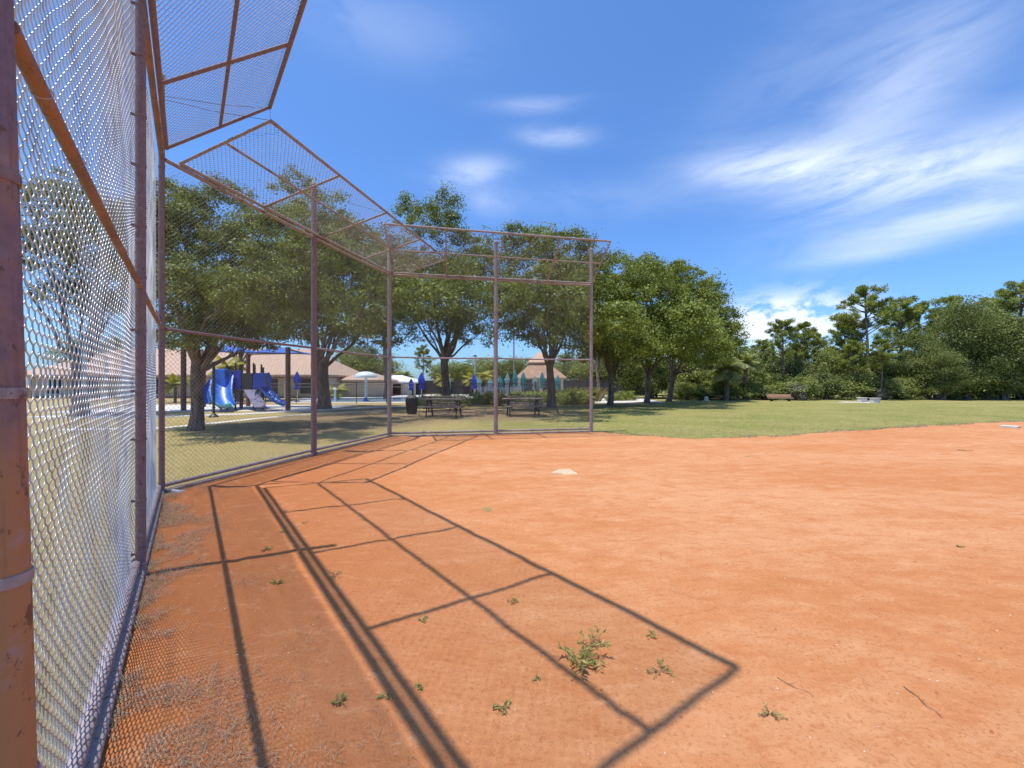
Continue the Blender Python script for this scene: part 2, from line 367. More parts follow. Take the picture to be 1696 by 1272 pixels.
XX, YY = np.meshgrid(gx, gy); ZZ = clayz(XX, YY)
keep = (sdf(XX, YY) > -.8); idx = np.arange(XX.size).reshape(XX.shape)
q = np.stack([idx[:-1, :-1], idx[:-1, 1:], idx[1:, 1:], idx[1:, :-1]], -1).reshape(-1, 4)
q = q[keep.ravel()[q].all(1)]; used = np.unique(q); rm = np.zeros(XX.size, int); rm[used] = np.arange(len(used))
o = fastmesh('infield_clay', np.stack([XX, YY, ZZ], -1).reshape(-1, 3)[used], rm[q], 'infield_clay', smooth=True); tag(o, kind='structure')
gxx = np.concatenate([np.linspace(-600, -60, 12), np.arange(-58, 60, 1.0), np.linspace(61, 600, 12)]); gyy = np.concatenate([np.linspace(-300, -20, 8), np.arange(-19, 80, 1.0), np.linspace(82, 1500, 20)])
XX, YY = np.meshgrid(gxx, gyy); idx = np.arange(XX.size).reshape(XX.shape)
q = np.stack([idx[:-1, :-1], idx[:-1, 1:], idx[1:, 1:], idx[1:, :-1]], -1).reshape(-1, 4)
o = fastmesh('grass_field', np.stack([XX, YY, XX*0], -1).reshape(-1, 3), q, 'lawn', smooth=True); tag(o, kind='structure')
def flat(name, pts, z, m, th=.06):
    v = [(p[0], p[1], z) for p in pts] + [(p[0], p[1], z-th) for p in pts]; n = len(pts)
    f = [tuple(range(n)), tuple(range(n, 2*n))[::-1]] + [(i, i+n, (i+1) % n+n, (i+1) % n) for i in range(n)]
    return tag(MB().add(v, f).build(name, m), kind='structure')
def ribbon(name, line, w, z, m):
    L = [Vector((p[0], p[1], 0)) for p in line]; a = []; b = []
    for i, p in enumerate(L):
        t = (L[min(i+1, len(L)-1)]-L[max(i-1, 0)]).normalized(); s = Vector((-t.y, t.x, 0))*w/2; a.append(p+s); b.append(p-s)
    return flat(name, b + a[::-1], z, m)
# pale walks and the playground and pool surfaces beyond the backstop
ribbon('path', [G(100, 712), G(270, 709), G(345, 702), G(420, 694), G(520, 685), G(640, 681)], .55, .012, 'concrete')
ribbon('path', [G(60, 690), G(270, 690), G(400, 686), G(520, 680), (-9.5, 27.6), (-4, 30.8), (0, 31.2), G(920, 669), G(985, 664.5), G(1015, 661.5), G(1045, 658.5), G(1052, 656)], 1.2, .016, 'concrete')
flat('playground_surface', [(-26, 22.5), (-11.8, 24.2), (-11.5, 30.5), (-28, 31)], .008, 'pool_deck_mat')
flat('pool_deck', [(-19, 34.2), (13, 34.2), (17, 62), (-30, 62)], .02, 'pool_deck_mat')
flat('pool_water', [(-17.5, 36.5), (-7.5, 36.5), (-7.0, 46), (-21, 46)], .026, 'water', .004)
flat('mulch_bed', [(-7, 31.9), (-3, 31.9), (3, 31.9), (9, 33.2), (12, 36), (13, 33.6), (9, 31.6), (1, 30.6), (-7, 30.9)], .02, 'mulch')

# ---------------------------------------------------------------- chain link
PITCH = .0359
def fabric(A, B, Cc, Dd, name, m, parent, r=.0022, sides=4, mids=True, bulge=None):
    """woven zigzag wires over the quad A-B (bottom) D-C (top)"""
    A, B, Cc, Dd = [np.array(q, float) for q in (A, B, Cc, Dd)]
    wd = np.linalg.norm(B-A); ht = (np.linalg.norm(Dd-A)+np.linalg.norm(Cc-B))/2
    nrm = np.cross(B-A, Dd-A); nrm /= np.linalg.norm(nrm)
    nk = int(wd/PITCH); nr = int(ht/PITCH)
    rows = np.arange(nr*(2 if mids else 1)+1)/(2 if mids else 1)
    vs = []; tri = []
    k = np.arange(nk)[:, None]; rr = rows[None, :]
    ph = (rr+k) % 2; up = np.where(ph <= 1, ph, 2-ph)                         # 0..1..0 triangle wave
    s = (k + up*1.06-.03) * PITCH; t = rr*PITCH + 0*k
    off = np.where(np.abs(up-.5) < .3, np.where(ph < 1, 1, -1)*r*1.15, 0.)
    slope = np.where(ph < 1, 1., -1.); mid = np.abs(up-.5) < .3
    if not mids: mid = np.zeros_like(ph, bool)
    ex = np.where(mid, .7071, 1.0); ez = np.where(mid, -.7071*slope, 0.0)     # in-plane side vector
    S_ = s/wd; T_ = t/ht
    def pos(S_, T_):
        return (A*(1-S_)*(1-T_)+B*S_*(1-T_)+Cc*S_*T_+Dd*(1-S_)*T_) if np.ndim(S_) == 0 else \
            A*((1-S_)*(1-T_))[..., None]+B*(S_*(1-T_))[..., None]+Cc*(S_*T_)[..., None]+Dd*((1-S_)*T_)[..., None]
    base = pos(S_, T_)
    if bulge is not None: off = off + bulge(s, t, wd, ht)
    base = base + nrm*off[..., None]
    ud = (B-A)/wd; vd = (Dd-A)/np.linalg.norm(Dd-A)
    side = ud*ex[..., None]+vd*ez[..., None]
    ring = []
    for j in range(sides):
        w = 2*math.pi*j/sides+.6
        ring.append(base + side*(math.cos(w)*r) + nrm*(math.sin(w)*r))
    V = np.stack(ring, 2)                                                     # nk, rows, sides, 3
    I = np.arange(V.shape[0]*V.shape[1]*sides).reshape(V.shape[:3])
    a = I[:, :-1]; b = I[:, 1:]
    Q = np.stack([a, np.roll(a, -1, 2), np.roll(b, -1, 2), b], -1).reshape(-1, 4)
    return fastmesh(name, V.reshape(-1, 3), Q, m, parent, smooth=True)

H = 4.85
back = thing('backstop', 'tall six bay chain link backstop with maroon pipe posts and tilted mesh overhangs', 'backstop', (0, 0, 0))
def up(p, z): return Vector((p.x, p.y, z))
posts = [P0, P1, P2, P3, P4, P5, P6]; prad = [.041, .034, .036, .060, .062, .064, .054]
pm = ['post_rust', 'maroon_paint', 'maroon_paint', 'maroon_paint', 'faded_maroon', 'faded_maroon', 'faded_maroon']
for i, p in enumerate(posts):
    lean = Vector((-.15, .0, 0)) if i == 0 else Vector((0, 0, 0))
    top = up(p, 6.05)+lean; r = prad[i]
    b = MB(); b.tube([up(p, -.3)-lean*.33, up(p, 1.3), up(p, 3.675)+lean*.5, top], r, 28)
    po = b.build('post', pm[i], back, True)
    if i == 0: tag(po, 'nearest post, plum paint above orange rust')
    MB().lathe(top, [(r+.006, -.05), (r+.006, -.005), (r*.8, .02), (r*.3, .035), (.002, .04)], 20).build('post_cap', 'faded_maroon', po, True)
    zs = np.arange(.22, 4.8, .455) if i else np.array([.30, .74, 1.18, 1.58, 2.05, 2.5, 3.0, 3.5, 4.0, 4.5])
    for z in zs:
        z = z + (0 if i == 0 else random.uniform(-.05, .05)); tb = MB()
        w = .011 if i else .012; c = up(p, z) + lean*((z-1.3)/4.75)
        tb.lathe(c, [(r-.002, -w-.001), (r+.0035, -w), (r+.0045, 0), (r+.0035, w), (r-.002, w+.001)], 24)
        out = (Vector((0, 0, 1)).cross((P2-P0 if i < 2 else P4-P2 if i < 4 else P6-P4).normalized()))
        tb.box(c + out*(r+.012), (.03, .014, .02), math.atan2(out.y, out.x))
        tb.build('tension_band', pm[i] if i else 'faded_maroon', po, True)
# wrap of loose wire at the foot of the second post
for k in range(5):
    MB().lathe(up(P1, .03+.022*k), [(.034, -.006), (.042, 0), (.034, .006)], 20).build('wire_wrap', 'tie_wire', back, True)
bays = [(P0, P1), (P1, P2), (P2, P3), (P3, P4), (P4, P5), (P5, P6)]
for i, (a, b) in enumerate(bays):
    u = (b-a).normalized(); out = Vector((0, 0, 1)).cross(u); ia, ib = a+u*.04, b-u*.04; near = i < 2
    L = (b-a).length
    for (z, r, nm, mt) in ((H, .030, 'top_rail', 'rusty_pipe' if near else 'faded_maroon'), (2.40, .0195 if near else .024, 'mid_rail', 'rusty_pipe' if near else 'maroon_paint' if i < 3 else 'faded_maroon'), (.13, .030, 'bottom_rail', 'faded_maroon'), (.045, .030, 'ground_rail', 'faded_maroon')):
        o_ = out*(.0 if nm != 'bottom_rail' else .03)
        ro = MB().tube([up(ia, z)+o_, up(ia*.5+ib*.5, z-(.012 if z > .2 else 0))+o_, up(ib, z)+o_], r, 20 if near else 10).build(nm, mt, back, True)
        if near or nm in ('top_rail', 'bottom_rail'):
            for k in range(7 if near else 4):
                t = (k+.6)/(7 if near else 4); c = up(ia.lerp(ib, t), z)+o_; d = u
                MB().tube([c+out*(r+.003)*math.cos(w)*1.0+Vector((0, 0, 1))*(r+.003)*math.sin(w)+d*(.012*math.sin(w)) for w in np.linspace(0, 6.4, 18)], .0022, 5).build('tie_wire', 'tie_wire', ro, True)
    if near:
        def bg_(s, t, wd, ht, i=i):
            e = np.sin(np.pi*s/wd)**.7 if False else np.clip(np.minimum(s, wd-s)/.35, 0, 1)
            return ((vnoise(s, t, .9, 20+i)-.5)*.045 + (vnoise(s, t, 4.5, 40+i)-.5)*.010 + .03*np.exp(-(t/.5)**2))*e
    else:
        def bg_(s, t, wd, ht, i=i): return (vnoise(s, t, 1.1, 20+i)-.5)*.045*np.clip(np.minimum(s, wd-s)/.3, 0, 1)
    o_ = out*.062
    fabric(up(a, .03)+o_, up(b, .03)+o_, up(b, H)+o_, up(a, H)+o_, 'chain_link_mesh', 'galvanized_wire' if near else 'rusty_wire', back, r=.0025 if near else .0022, sides=6 if i == 0 else 5 if near else 3, mids=i < 4, bulge=bg_)
MB().tube([P2+Vector((.16, .0, .06)), P2+Vector((.30, -.02, .045))], [.03, .03], 14).lathe(P2+Vector((.32, -.02, .0)), [(.0, .0), (.03, .01), (.042, .04), (.03, .07), (.0, .085)], 14).build('pipe_end_cap', 'galvanized_pipe', back, True)

# tilted overhangs: hinge at H, leaning out over the field and up
def overhang(h0, h1, o0, o1, bars, m, fm, lab):
    ov = MB().tube([h0, h1], .027, 12).build('overhang', m, back, True); tag(ov, lab)
    MB().tube([o0, o1], .027, 12).build('outer_rail', m, ov, True)
    MB().tube([(h0+o0)/2, (h1+o1)/2], .02, 10).build('middle_rail', m, ov, True)
    for t in bars:
        a = h0.lerp(h1, t); b = o0.lerp(o1, t); MB().tube([a, b], .021, 10).build('cross_bar', m, ov, True)
    n = (h1-h0).cross(o0-h0).normalized(); n = n if n.z > 0 else -n
    q = [h0+n*.028, h1+n*.028, o1+n*.028, o0+n*.028]
    fabric(*q, 'overhang_mesh', fm, ov, r=.0029, sides=4, mids=False, bulge=lambda s, t, wd, ht: -(vnoise(s, t, 1.4, 5)-.3)*.03*np.clip(np.minimum(s, wd-s)/.3, 0, 1))
    return ov
HZ = H+.05
uL = (P0-P2).normalized(); nL = Vector((.784, .62, 0))
hA = up(P2+uL*.25+nL*.06, HZ); hB = up(P0+nL*.06, HZ)
oA = Vector((-3.676, 6.137, 5.80)); oB = Vector((.005, 1.652, 5.80))
overhang(hA, hB, oA, oB, (0, .255, .5, .75, 1), 'maroon_paint', 'shaded_wire', 'left overhang beside the camera, meshed right to its outer rail')
uM = Vector((.2226, .975, 0)); nM = Vector((.975, -.2226, 0))
def mid(u, n, z): return uM*u + nM*n + Vector((0, 0, z))
overhang(mid(4.80, -6.19, HZ), mid(11.30, -6.19, HZ), mid(4.97, -4.745, 5.44), mid(11.72, -4.745, 5.44), (0, .235, .48, .73, 1), 'faded_maroon', 'shaded_wire', 'middle overhang, the flattest of the three')
uR = (P6-P4).normalized(); nR = Vector((uR.y, -uR.x, 0))
overhang(up(P4+nR*.06+uR*.1, HZ), up(P6+nR*.06, HZ), up(P4+nR*1.45+uR*.0, 5.80), up(P6+nR*1.45, 5.80), (.0, .25, .5, .76, 1), 'faded_maroon', 'shaded_wire', 'right overhang, furthest from the camera')
for a, b in ((up(P2, 5.75), oA-Vector((0, 0, .02))), (up(P3, 5.9), mid(8.3, -4.745, 5.44)), (up(P2, 5.7), mid(4.99, -4.76, 5.46)), (up(P4, 5.9), mid(11.6, -4.75, 5.44)), (up(P5, 5.9), up(P5+nR*1.4, 5.8)), (oA, mid(4.97, -4.745, 5.44))):
    m_ = (a+b)/2 - Vector((0, 0, .03)); MB().tube([a, m_, b], .0035, 5).build('stay_cable', 'black_metal', back, True)

# ---------------------------------------------------------------- bases
hp = thing('home_plate', 'five sided off-white home plate set flush in the clay', 'home plate', (.915, 7.3, 0))
a = R(12); pts = [(-.216, 0), (0, -.216), (.216, -.216), (.216, .216), (0, .216)]
zz = float(clayz(np.array([.915]), np.array([7.3]))[0])
def rot(p, a): return (p[0]*math.cos(a)-p[1]*math.sin(a), p[0]*math.sin(a)+p[1]*math.cos(a))
v = [(.915+rot(p, a)[0]*k, 7.3+rot(p, a)[1]*k, zz+z) for k, z in ((1, -.02), (1, .006), (.96, .010)) for p in pts]
MB().add(v, [(10, 11, 12, 13, 14)]+[(r*5+i, r*5+(i+1) % 5, r*5+5+(i+1) % 5, r*5+5+i) for r in range(2) for i in range(5)]).build('plate', 'white_plate', hp)
bb = thing('base_bag', 'white square base bag on the clay at the right edge', 'base', (18.1, 14.7, 0))
zz = float(clayz(np.array([18.1]), np.array([14.7]))[0])
MB().box((18.1, 14.7, zz+.03), (.42, .42, .08), .5).build('bag', 'base_bag', bb)

# ---------------------------------------------------------------- foliage
def unit(n):
    v = rng.normal(size=(n, 3)); return v/np.linalg.norm(v, axis=1)[:, None]
def leaves(cent, size, asp=.55, upb=.35, tint=None, dirs=None, outw=None):
    n = len(cent); nm = unit(n)*(.75 if outw is not None else 1)+np.array([0, 0, upb])+(0 if outw is None else outw); nm /= np.linalg.norm(nm, axis=1)[:, None]
    a = unit(n) if dirs is None else dirs; a = a - nm*(a*nm).sum(1)[:, None] if dirs is None else a
    a /= np.linalg.norm(a, axis=1)[:, None]+1e-9; b = np.cross(nm, a); b /= np.linalg.norm(b, axis=1)[:, None]+1e-9
    s = (size*(.6+.8*rng.random(n)))[:, None]
    V = np.stack([cent-a*s*.5, cent+b*s*asp*.5-a*s*.08, cent+a*s*.5, cent-b*s*asp*.5-a*s*.08], 1)
    T = np.repeat(tint if tint is not None else rng.random(n), 4)
    return V.reshape(-1, 3), np.arange(4*n).reshape(-1, 4), T
def crown_pts(blobs, ncl, per, sig, shell=.5):
    """clump centres spread through ellipsoids; leaves gaussian round each centre"""
    vol = np.array([b[3]*b[4]*b[5] for b in blobs])**.8; cnt = np.maximum(1, (ncl*vol/vol.sum()).astype(int))
    cc = []
    for b, k in zip(blobs, cnt):
        d = unit(k); d[:, 2] = np.where(d[:, 2] < -.5, -d[:, 2], d[:, 2]); r = shell+(1-shell)*rng.random(k)**.6
        r = np.where(rng.random(k) < .14, r*1.2, r); cc.append(np.array(b[:3])+d*r[:, None]*np.array(b[3:6])*1.06)
    cc = np.concatenate(cc); sg = sig*(.6+.8*rng.random(len(cc)))
    ct = rng.random(len(cc)); i = np.repeat(np.arange(len(cc)), per)
    o_ = rng.normal(size=(len(i), 3)); p = cc[i]+o_*sg[i][:, None]*np.array([1, 1, .62]); global OUTW; OUTW = o_/np.linalg.norm(o_, axis=1)[:, None]*.75
    return cc, p, np.clip(ct[i]*.6+rng.random(len(i))*.4, 0, 1)
def branch(b, a, c, r0, r1, sag=0, n=6, k=7):
    a = Vector(a); c = Vector(c); m = (a+c)/2 + Vector((random.uniform(-.1, .1), random.uniform(-.1, .1), sag))*(c-a).length
    pts = []; 
    for i in range(k):
        t = i/(k-1); pts.append(a*(1-t)**2+m*2*t*(1-t)+c*t*t + Vector((random.uniform(-1, 1), random.uniform(-1, 1), random.uniform(-1, 1)))*.02*(c-a).length*(0 < t < 1))
    b.tube(pts, [r0+(r1-r0)*i/(k-1) for i in range(k)], n); return pts
def tree(name, label, cat, base, tr, fork, blobs, lm, ncl=150, per=110, sig=.42, ls=.13, group=None, stems=1, nb=26):
    base = Vector(base); t = thing(name, label, cat, base, group)
    cc, p, tn = crown_pts(blobs, int(ncl*1.45), int(per*.85), sig*.66)
    kk = p[:, 2] > .38*fork
    V, Fc, T = leaves(p[kk], ls, tint=tn[kk], outw=OUTW[kk]); fastmesh('crown', V, Fc, lm, t, T)
    b = MB(); cen = Vector(np.mean([q[:3] for q in blobs], 0)); forks = []
    for s in range(stems):
        off = Vector((random.uniform(-1, 1), random.uniform(-1, 1), 0))*tr*(1.3 if stems > 1 else 0)
        top = base+off*2.2+Vector(((cen.x-base.x)*.15, (cen.y-base.y)*.15, fork)); k = 8; pts = []; rad = []
        for i in range(k):
            f = i/(k-1); pts.append((base+off-Vector((0, 0, .2))).lerp(top, f)+Vector((math.sin(f*5+s)*.05, math.cos(f*4+s)*.05, 0))); rr = tr/(1+.3*(stems-1))
            rad.append(rr*(1.55 if i == 0 else 1.18 if i == 1 else 1)*(1-.2*f))
        b.tube(pts, rad, 14); forks.append((top, rad[-1]))
    sel = cc[rng.permutation(len(cc))[:nb//2+2]]
    for i, c in enumerate(sel):
        f, r = forks[i % len(forks)]; c = Vector(c); 
        if (c-f).z < -.5: continue
        pts = branch(b, f-Vector((0, 0, .25+.5*random.random()*min(1, fork))), c, r*random.uniform(.28, .6), .015, .06)
        for s in range(2):
            q = pts[random.randint(3, 5)]; e = Vector(cc[np.argsort(np.linalg.norm(cc-np.array(q), axis=1))[random.randint(2, 9)]]); branch(b, q, e, r*.14, .01, 0, 5, 4)
    b.build('trunk', 'bark', t, True); return t
def BL(lst, d):   # blobs given by pixel, depth offset, radii in px
    out = []
    for (px, py, dd, rx, ry) in lst:
        D_ = d+dd; c = PY(px, py, D_); out.append((c.x, c.y, c.z, rx*D_/F, rx*D_/F*.95, ry*D_/F))
    return out
def oak(label, px, py, trpx, forkpy, bl, lm='oak_leaves', **kw):
    g = G(px, py); d = g.y; return tree('oak_tree', label, 'tree', g, trpx*d/F/2, CAMZ+(636-forkpy)/F*d, BL(bl, d), lm, group='live oaks around the ball field', **kw)
oak('spreading oak nearest behind the backstop, trunk left of the blue slides', 321, 713, 20, 590, [(330, 420, 1, 70, 90), (400, 460, 1, 65, 80), (300, 490, -1, 60, 60), (375, 340, 2, 42, 42), (440, 410, 1, 50, 70), (295, 360, 1, 40, 60), (390, 535, 0, 75, 28), (250, 430, 0, 50, 90), (330, 500, -2.2, 75, 50), (420, 500, -1.8, 70, 50), (440, 540, 0, 50, 26), (300, 550, 0, 55, 24), (500, 470, 0, 45, 50), (350, 568, -.5, 70, 18), (430, 562, 0, 66, 18), (490, 500, -1.5, 55, 50), (520, 440, 1, 50, 60), (460, 460, -2.5, 60, 50)], ncl=470, per=190, sig=.27, ls=.085, nb=22)
oak('broad dark oak with forked trunk beside the water mushroom', 540, 677, 20, 592, [(520, 400, 0, 70, 70), (480, 480, -2, 70, 70), (560, 470, -2, 65, 75), (495, 335, 2, 36, 42), (610, 500, 0, 45, 50), (590, 430, 2, 45, 55), (450, 520, -2, 55, 40), (520, 540, -3, 60, 28), (570, 530, -4, 60, 34), (500, 500, -5, 70, 46), (620, 540, 0, 30, 22), (600, 470, -8, 60, 50), (540, 440, -9, 70, 50), (620, 530, -4, 34, 26), (590, 400, 0, 40, 34), (570, 510, -10, 60, 36), (600, 560, -1, 50, 22), (575, 548, -4, 60, 24), (640, 565, 0, 24, 28), (505, 560, -2, 30, 18)], 'oak_leaves', ncl=420, per=160, sig=.42, ls=.14, nb=20, stems=2)
oak('oak behind the picnic tables with sky showing under its limbs', 738, 668, 15, 592, [(720, 400, 0, 55, 55), (690, 470, -2, 58, 55), (760, 480, -2, 50, 55), (740, 345, 0, 26, 30), (675, 360, 1, 28, 36), (710, 520, -3, 56, 34), (775, 540, 0, 32, 24), (665, 525, -1, 30, 34), (715, 500, -7, 66, 40), (770, 500, -6, 50, 40), (740, 545, -1, 34, 14), (795, 450, 0, 30, 60), (655, 440, -3, 34, 60), (720, 480, -11, 80, 46), (790, 400, 2, 24, 30), (700, 500, -14, 60, 30), (690, 556, -1, 24, 16), (785, 562, 0, 26, 22), (705, 538, -3, 52, 22), (765, 545, -3, 40, 24)], ncl=360, per=130, sig=.5, ls=.17, nb=20)
oak('oak in front of the tiled gazebo with one low limb to the right', 913, 675, 14, 600, [(880, 440, 0, 55, 50), (930, 480, -1, 55, 60), (860, 510, -2, 50, 45), (900, 545, -1, 56, 30), (950, 540, 0, 38, 40), (850, 395, 1, 28, 24), (940, 410, 1, 34, 26), (905, 400, 1, 30, 24), (815, 470, 1, 34, 42), (832, 530, 0, 34, 26), (900, 520, -6, 60, 40), (950, 510, -5, 50, 44), (985, 480, 0, 34, 60), (970, 420, 1, 26, 26), (900, 490, -9, 80, 44), (830, 500, -4, 40, 44), (960, 560, 0, 34, 24), (870, 562, 0, 34, 14), (955, 592, 0, 24, 16), (845, 552, -2, 28, 18), (905, 566, -2, 46, 16)], ncl=400, per=130, sig=.42, ls=.15, nb=20)
oak('bright oak just right of the last backstop post', 1010, 672, 10, 615, [(1010, 520, 0, 46, 62), (1050, 500, -1, 44, 55), (1000, 460, 1, 34, 36), (1070, 460, 1, 32, 30), (1035, 440, 2, 20, 20), (1075, 555, -1, 38, 38), (985, 575, 0, 26, 34), (1025, 585, -1, 40, 26), (1020, 560, -5, 46, 34), (1060, 580, -4, 34, 24), (1020, 540, -8, 50, 40)], 'oak_leaves_bright', ncl=330, per=130, sig=.42, ls=.155, nb=18)
oak('middle oak of the three beside the concrete path', 1071, 668, 9, 612, [(1090, 510, 0, 42, 55), (1080, 470, 2, 32, 34), (1120, 540, -1, 40, 48), (1100, 585, -2, 42, 30), (1062, 590, 0, 28, 26), (1100, 570, -6, 44, 30), (1110, 460, 2, 20, 22)], 'oak_leaves_bright', ncl=260, per=130, sig=.44, ls=.16, nb=18)
oak('rightmost oak of the grove with twin trunks on shaded grass', 1106, 665.5, 8, 614, [(1150, 520, 0, 45, 55), (1125, 465, 1, 32, 28), (1175, 495, 1, 24, 30), (1188, 560, 0, 34, 42), (1150, 585, -2, 46, 32), (1200, 530, 1, 20, 22), (1205, 585, 1, 18, 22), (1150, 570, -6, 48, 34), (1130, 550, -9, 54, 40), (1215, 560, 1, 16, 26)], 'oak_leaves_bright', ncl=330, per=130, sig=.48, ls=.175, stems=2, nb=18)
oak('grey green oak glimpsed through the nearest mesh bay', 130, 690, 20, 590, [(110, 350, 0, 50, 50), (170, 400, 0, 55, 60), (80, 430, 1, 50, 48), (200, 480, 2, 50, 60), (130, 500, 1, 52, 34), (225, 400, 3, 40, 70)], 'oak_leaves_dark', ncl=260, per=120, sig=.33, ls=.13, nb=20)
oak('pale trunked oak rising behind the blue slides', 396, 664, 9, 600, [(390, 500, 0, 55, 40), (430, 540, 0, 40, 22), (340, 530, 0, 40, 26), (440, 470, 2, 40, 40)], 'oak_leaves_dark', ncl=160, per=110, sig=.5, ls=.19)
oak('half hidden oak between the fork trunk and the pool', 640, 660, 8, 575, [(615, 545, 0, 34, 32), (600, 590, 0, 36, 16), (650, 530, 0, 26, 40), (640, 500, 0, 30, 40), (622, 440, 2, 30, 44), (650, 465, 0, 26, 56)], 'oak_leaves', ncl=240, per=110, sig=.5, ls=.17)
oak('slim oak standing in the mulch behind the grove', 1124, 661, 6, 615, [(1100, 560, 3, 50, 40), (1060, 570, 2, 50, 40), (1150, 560, 4, 40, 40)], 'oak_leaves_dark', ncl=150, per=110, sig=.6, ls=.21)
oak('leaning reddish trunked oak left of the hedge balls', 992, 660, 6, 610, [(975, 545, 2, 34, 45), (1000, 500, 2, 34, 40), (960, 480, 4, 30, 40)], 'oak_leaves', ncl=140, per=110, sig=.55, ls=.2)

# pine prototypes
def pine_proto(hh, seed, lm='pine_needles'):
    global rng
    random.seed(seed); rng = np.random.default_rng(seed)
    t = thing('pine_tree', '', 'tree', (0, 0, 0), 'slash pines behind the field'); b = MB(); lean = random.uniform(-.04, .04)
    pts = [(lean*z+math.sin(z*.7+seed)*.08, math.cos(z*.5)*.06, z) for z in np.linspace(-.2, hh, 12)]; b.tube(pts, [.17*(1-.75*i/11) for i in range(12)], 10)
    cen = []; 
    for i in range(48):
        f = random.random()**.62; z = hh*(.34+.64*f); L = math.sin(math.pi*min(1, .12+f*.9))**.8*hh*random.uniform(.08, .23)+hh*.03; a = random.random()*6.28
        s = Vector((lean*z+math.sin(z*.7+seed)*.08, 0, z)); e = s+Vector((math.cos(a)*L, math.sin(a)*L, L*random.uniform(.25, 1.0)))
        pp = branch(b, s, e, .045, .012, -.05, 5, 6)
        cen.append(tuple(e)); cen += [tuple(pp[j]+Vector((random.uniform(-.25, .25), random.uniform(-.25, .25), random.uniform(.05, .3)))) for j in (3, 4)][:2 if L > .8 else 1]
    cen = np.array(cen); per = 130; i = np.repeat(np.arange(len(cen)), per); d = unit(len(i)); d[:, 2] = d[:, 2]*.85+.1
    rr = (.20+.24*rng.random(len(cen)))[i]; p = cen[i]+d*(rr*rng.random(len(i))**.5)[:, None]
    tn = np.clip(rng.random(len(cen))[i]*.6+rng.random(len(i))*.4, 0, 1)
    V, Fc, T = leaves(p, .20, .26, .3, tn, dirs=d); fastmesh('crown', V, Fc, lm, t, T); b.build('trunk', 'bark', t, True)
    return t
def leafy_proto(name, cat, rad, hh, seed, lm, ncl, per, sig, ls, group, stem=True, low=.05):
    global rng
    random.seed(seed); rng = np.random.default_rng(seed)
    t = thing(name, '', cat, (0, 0, 0), group); bl = []
    for i in range(9):
        a = random.random()*6.28; r = random.random()*rad*.6; z = hh*random.uniform(.16 if not stem else .26, .74); bl.append((math.cos(a)*r, math.sin(a)*r, z, rad*random.uniform(.35, .6), rad*random.uniform(.35, .6), hh*random.uniform(.17, .27)))
    cc, p, tn = crown_pts(bl, ncl, per, sig, .4); k = p[:, 2] > low; V, Fc, T = leaves(p[k], ls, tint=tn[k], outw=OUTW[k]); fastmesh('crown' if stem else 'foliage', V, Fc, lm, t, T)
    b = MB()
    for i in range(16 if stem else 9):
        c = cc[rng.integers(len(cc))]; branch(b, (random.uniform(-.15, .15)*rad, random.uniform(-.15, .15)*rad, -.05), c, .05*hh**.5 if stem else .02*hh, .01, .05, 6, 6)
    b.build('trunk' if stem else 'stem', 'bark', t, True); return t
used_first = {}
def put(proto, loc, rz, sc, label, scz=None):
    if proto.name not in used_first: used_first[proto.name] = 1; o = proto
    else: o = copy_tree(proto)
    o.location = loc; o.rotation_euler = (0, 0, rz); o.scale = (sc, sc, scz or sc); o['label'] = label; return o
pp = [pine_proto(10, 3), pine_proto(10, 11), pine_proto(10, 23)]
pines = [(1297, 527, 44, 'slender pine standing left of the pale cumulus gap'), (1331, 532, 47, 'bushy pine right beside the slenderest pine'), (1352, 548, 50, 'short pine half sunk in the shrubs left of the tall pines'),
         (1400, 520, 46, 'pine leaning into the left side of the tallest pine'), (1436, 470, 43, 'tallest pine with rounded head above the concrete blocks'), (1488, 488, 45, 'open limbed pine right of the tallest one, sky through its branches'),
         (1520, 500, 50, 'pine filling the notch before the dark oaks'), (1570, 488, 54, 'broad pine top behind the left shoulder of the dark oaks'), (1690, 462, 42, 'pine at the right edge of the picture above the dark oaks'),
         (1378, 572, 52, 'low pine peeping over shrubs above the concrete blocks'), (1460, 560, 40, 'yellow green young pine in front of the tall pines'), (1415, 560, 41, 'young pine with thin trunk left of the concrete blocks'),
         (1262, 560, 55, 'small pine over the thicket right of the cabbage palm'), (1640, 490, 56, 'pine crown behind the darkest oak'), (700, 570, 75, 'lone umbrella shaped pine beyond the pool pavilion'), (1760, 480, 44, 'pine just past the right edge')]
for i, (px, py, d, lab) in enumerate(pines):
    hgt = CAMZ+(636-py)/F*d; put(pp[i % 3], P(px, d), i*1.3, (hgt/10.6) if hgt > 7 else hgt/10, lab, hgt/10.4)
g = 'dark oaks closing the field on the right'
do = [leafy_proto('scrub_oak', 'tree', 4.2, 9, 31, 'oak_leaves_dark', 230, 120, .5, .17, g), leafy_proto('scrub_oak', 'tree', 3.6, 9, 37, 'oak_leaves_dark', 230, 120, .5, .17, g)]
for i, (px, py, d, sx, lab) in enumerate([(1590, 500, 42, 1.0, 'dark oak behind the grass right of the open limbed pine'), (1655, 505, 41, 1.05, 'darkest dense oak under the right hand pine'), (1530, 545, 42, .7, 'smaller dark oak between pines and the big dark oaks'),
                                         (1620, 482, 47, 1.1, 'tall back oak topping the dark clump'), (1725, 520, 42, 1.0, 'dark oak cut by the right edge of the picture'), (1790, 500, 44, 1.1, 'oak beyond the right edge'), (1560, 585, 40.5, .6, 'low dark oak at the front of the dark clump')]):
    hgt = CAMZ+(636-py)/F*d; put(do[i % 2], P(px, d), i*2.1, sx, lab, hgt/9)
g = 'shrubs along the far edge of the grass'
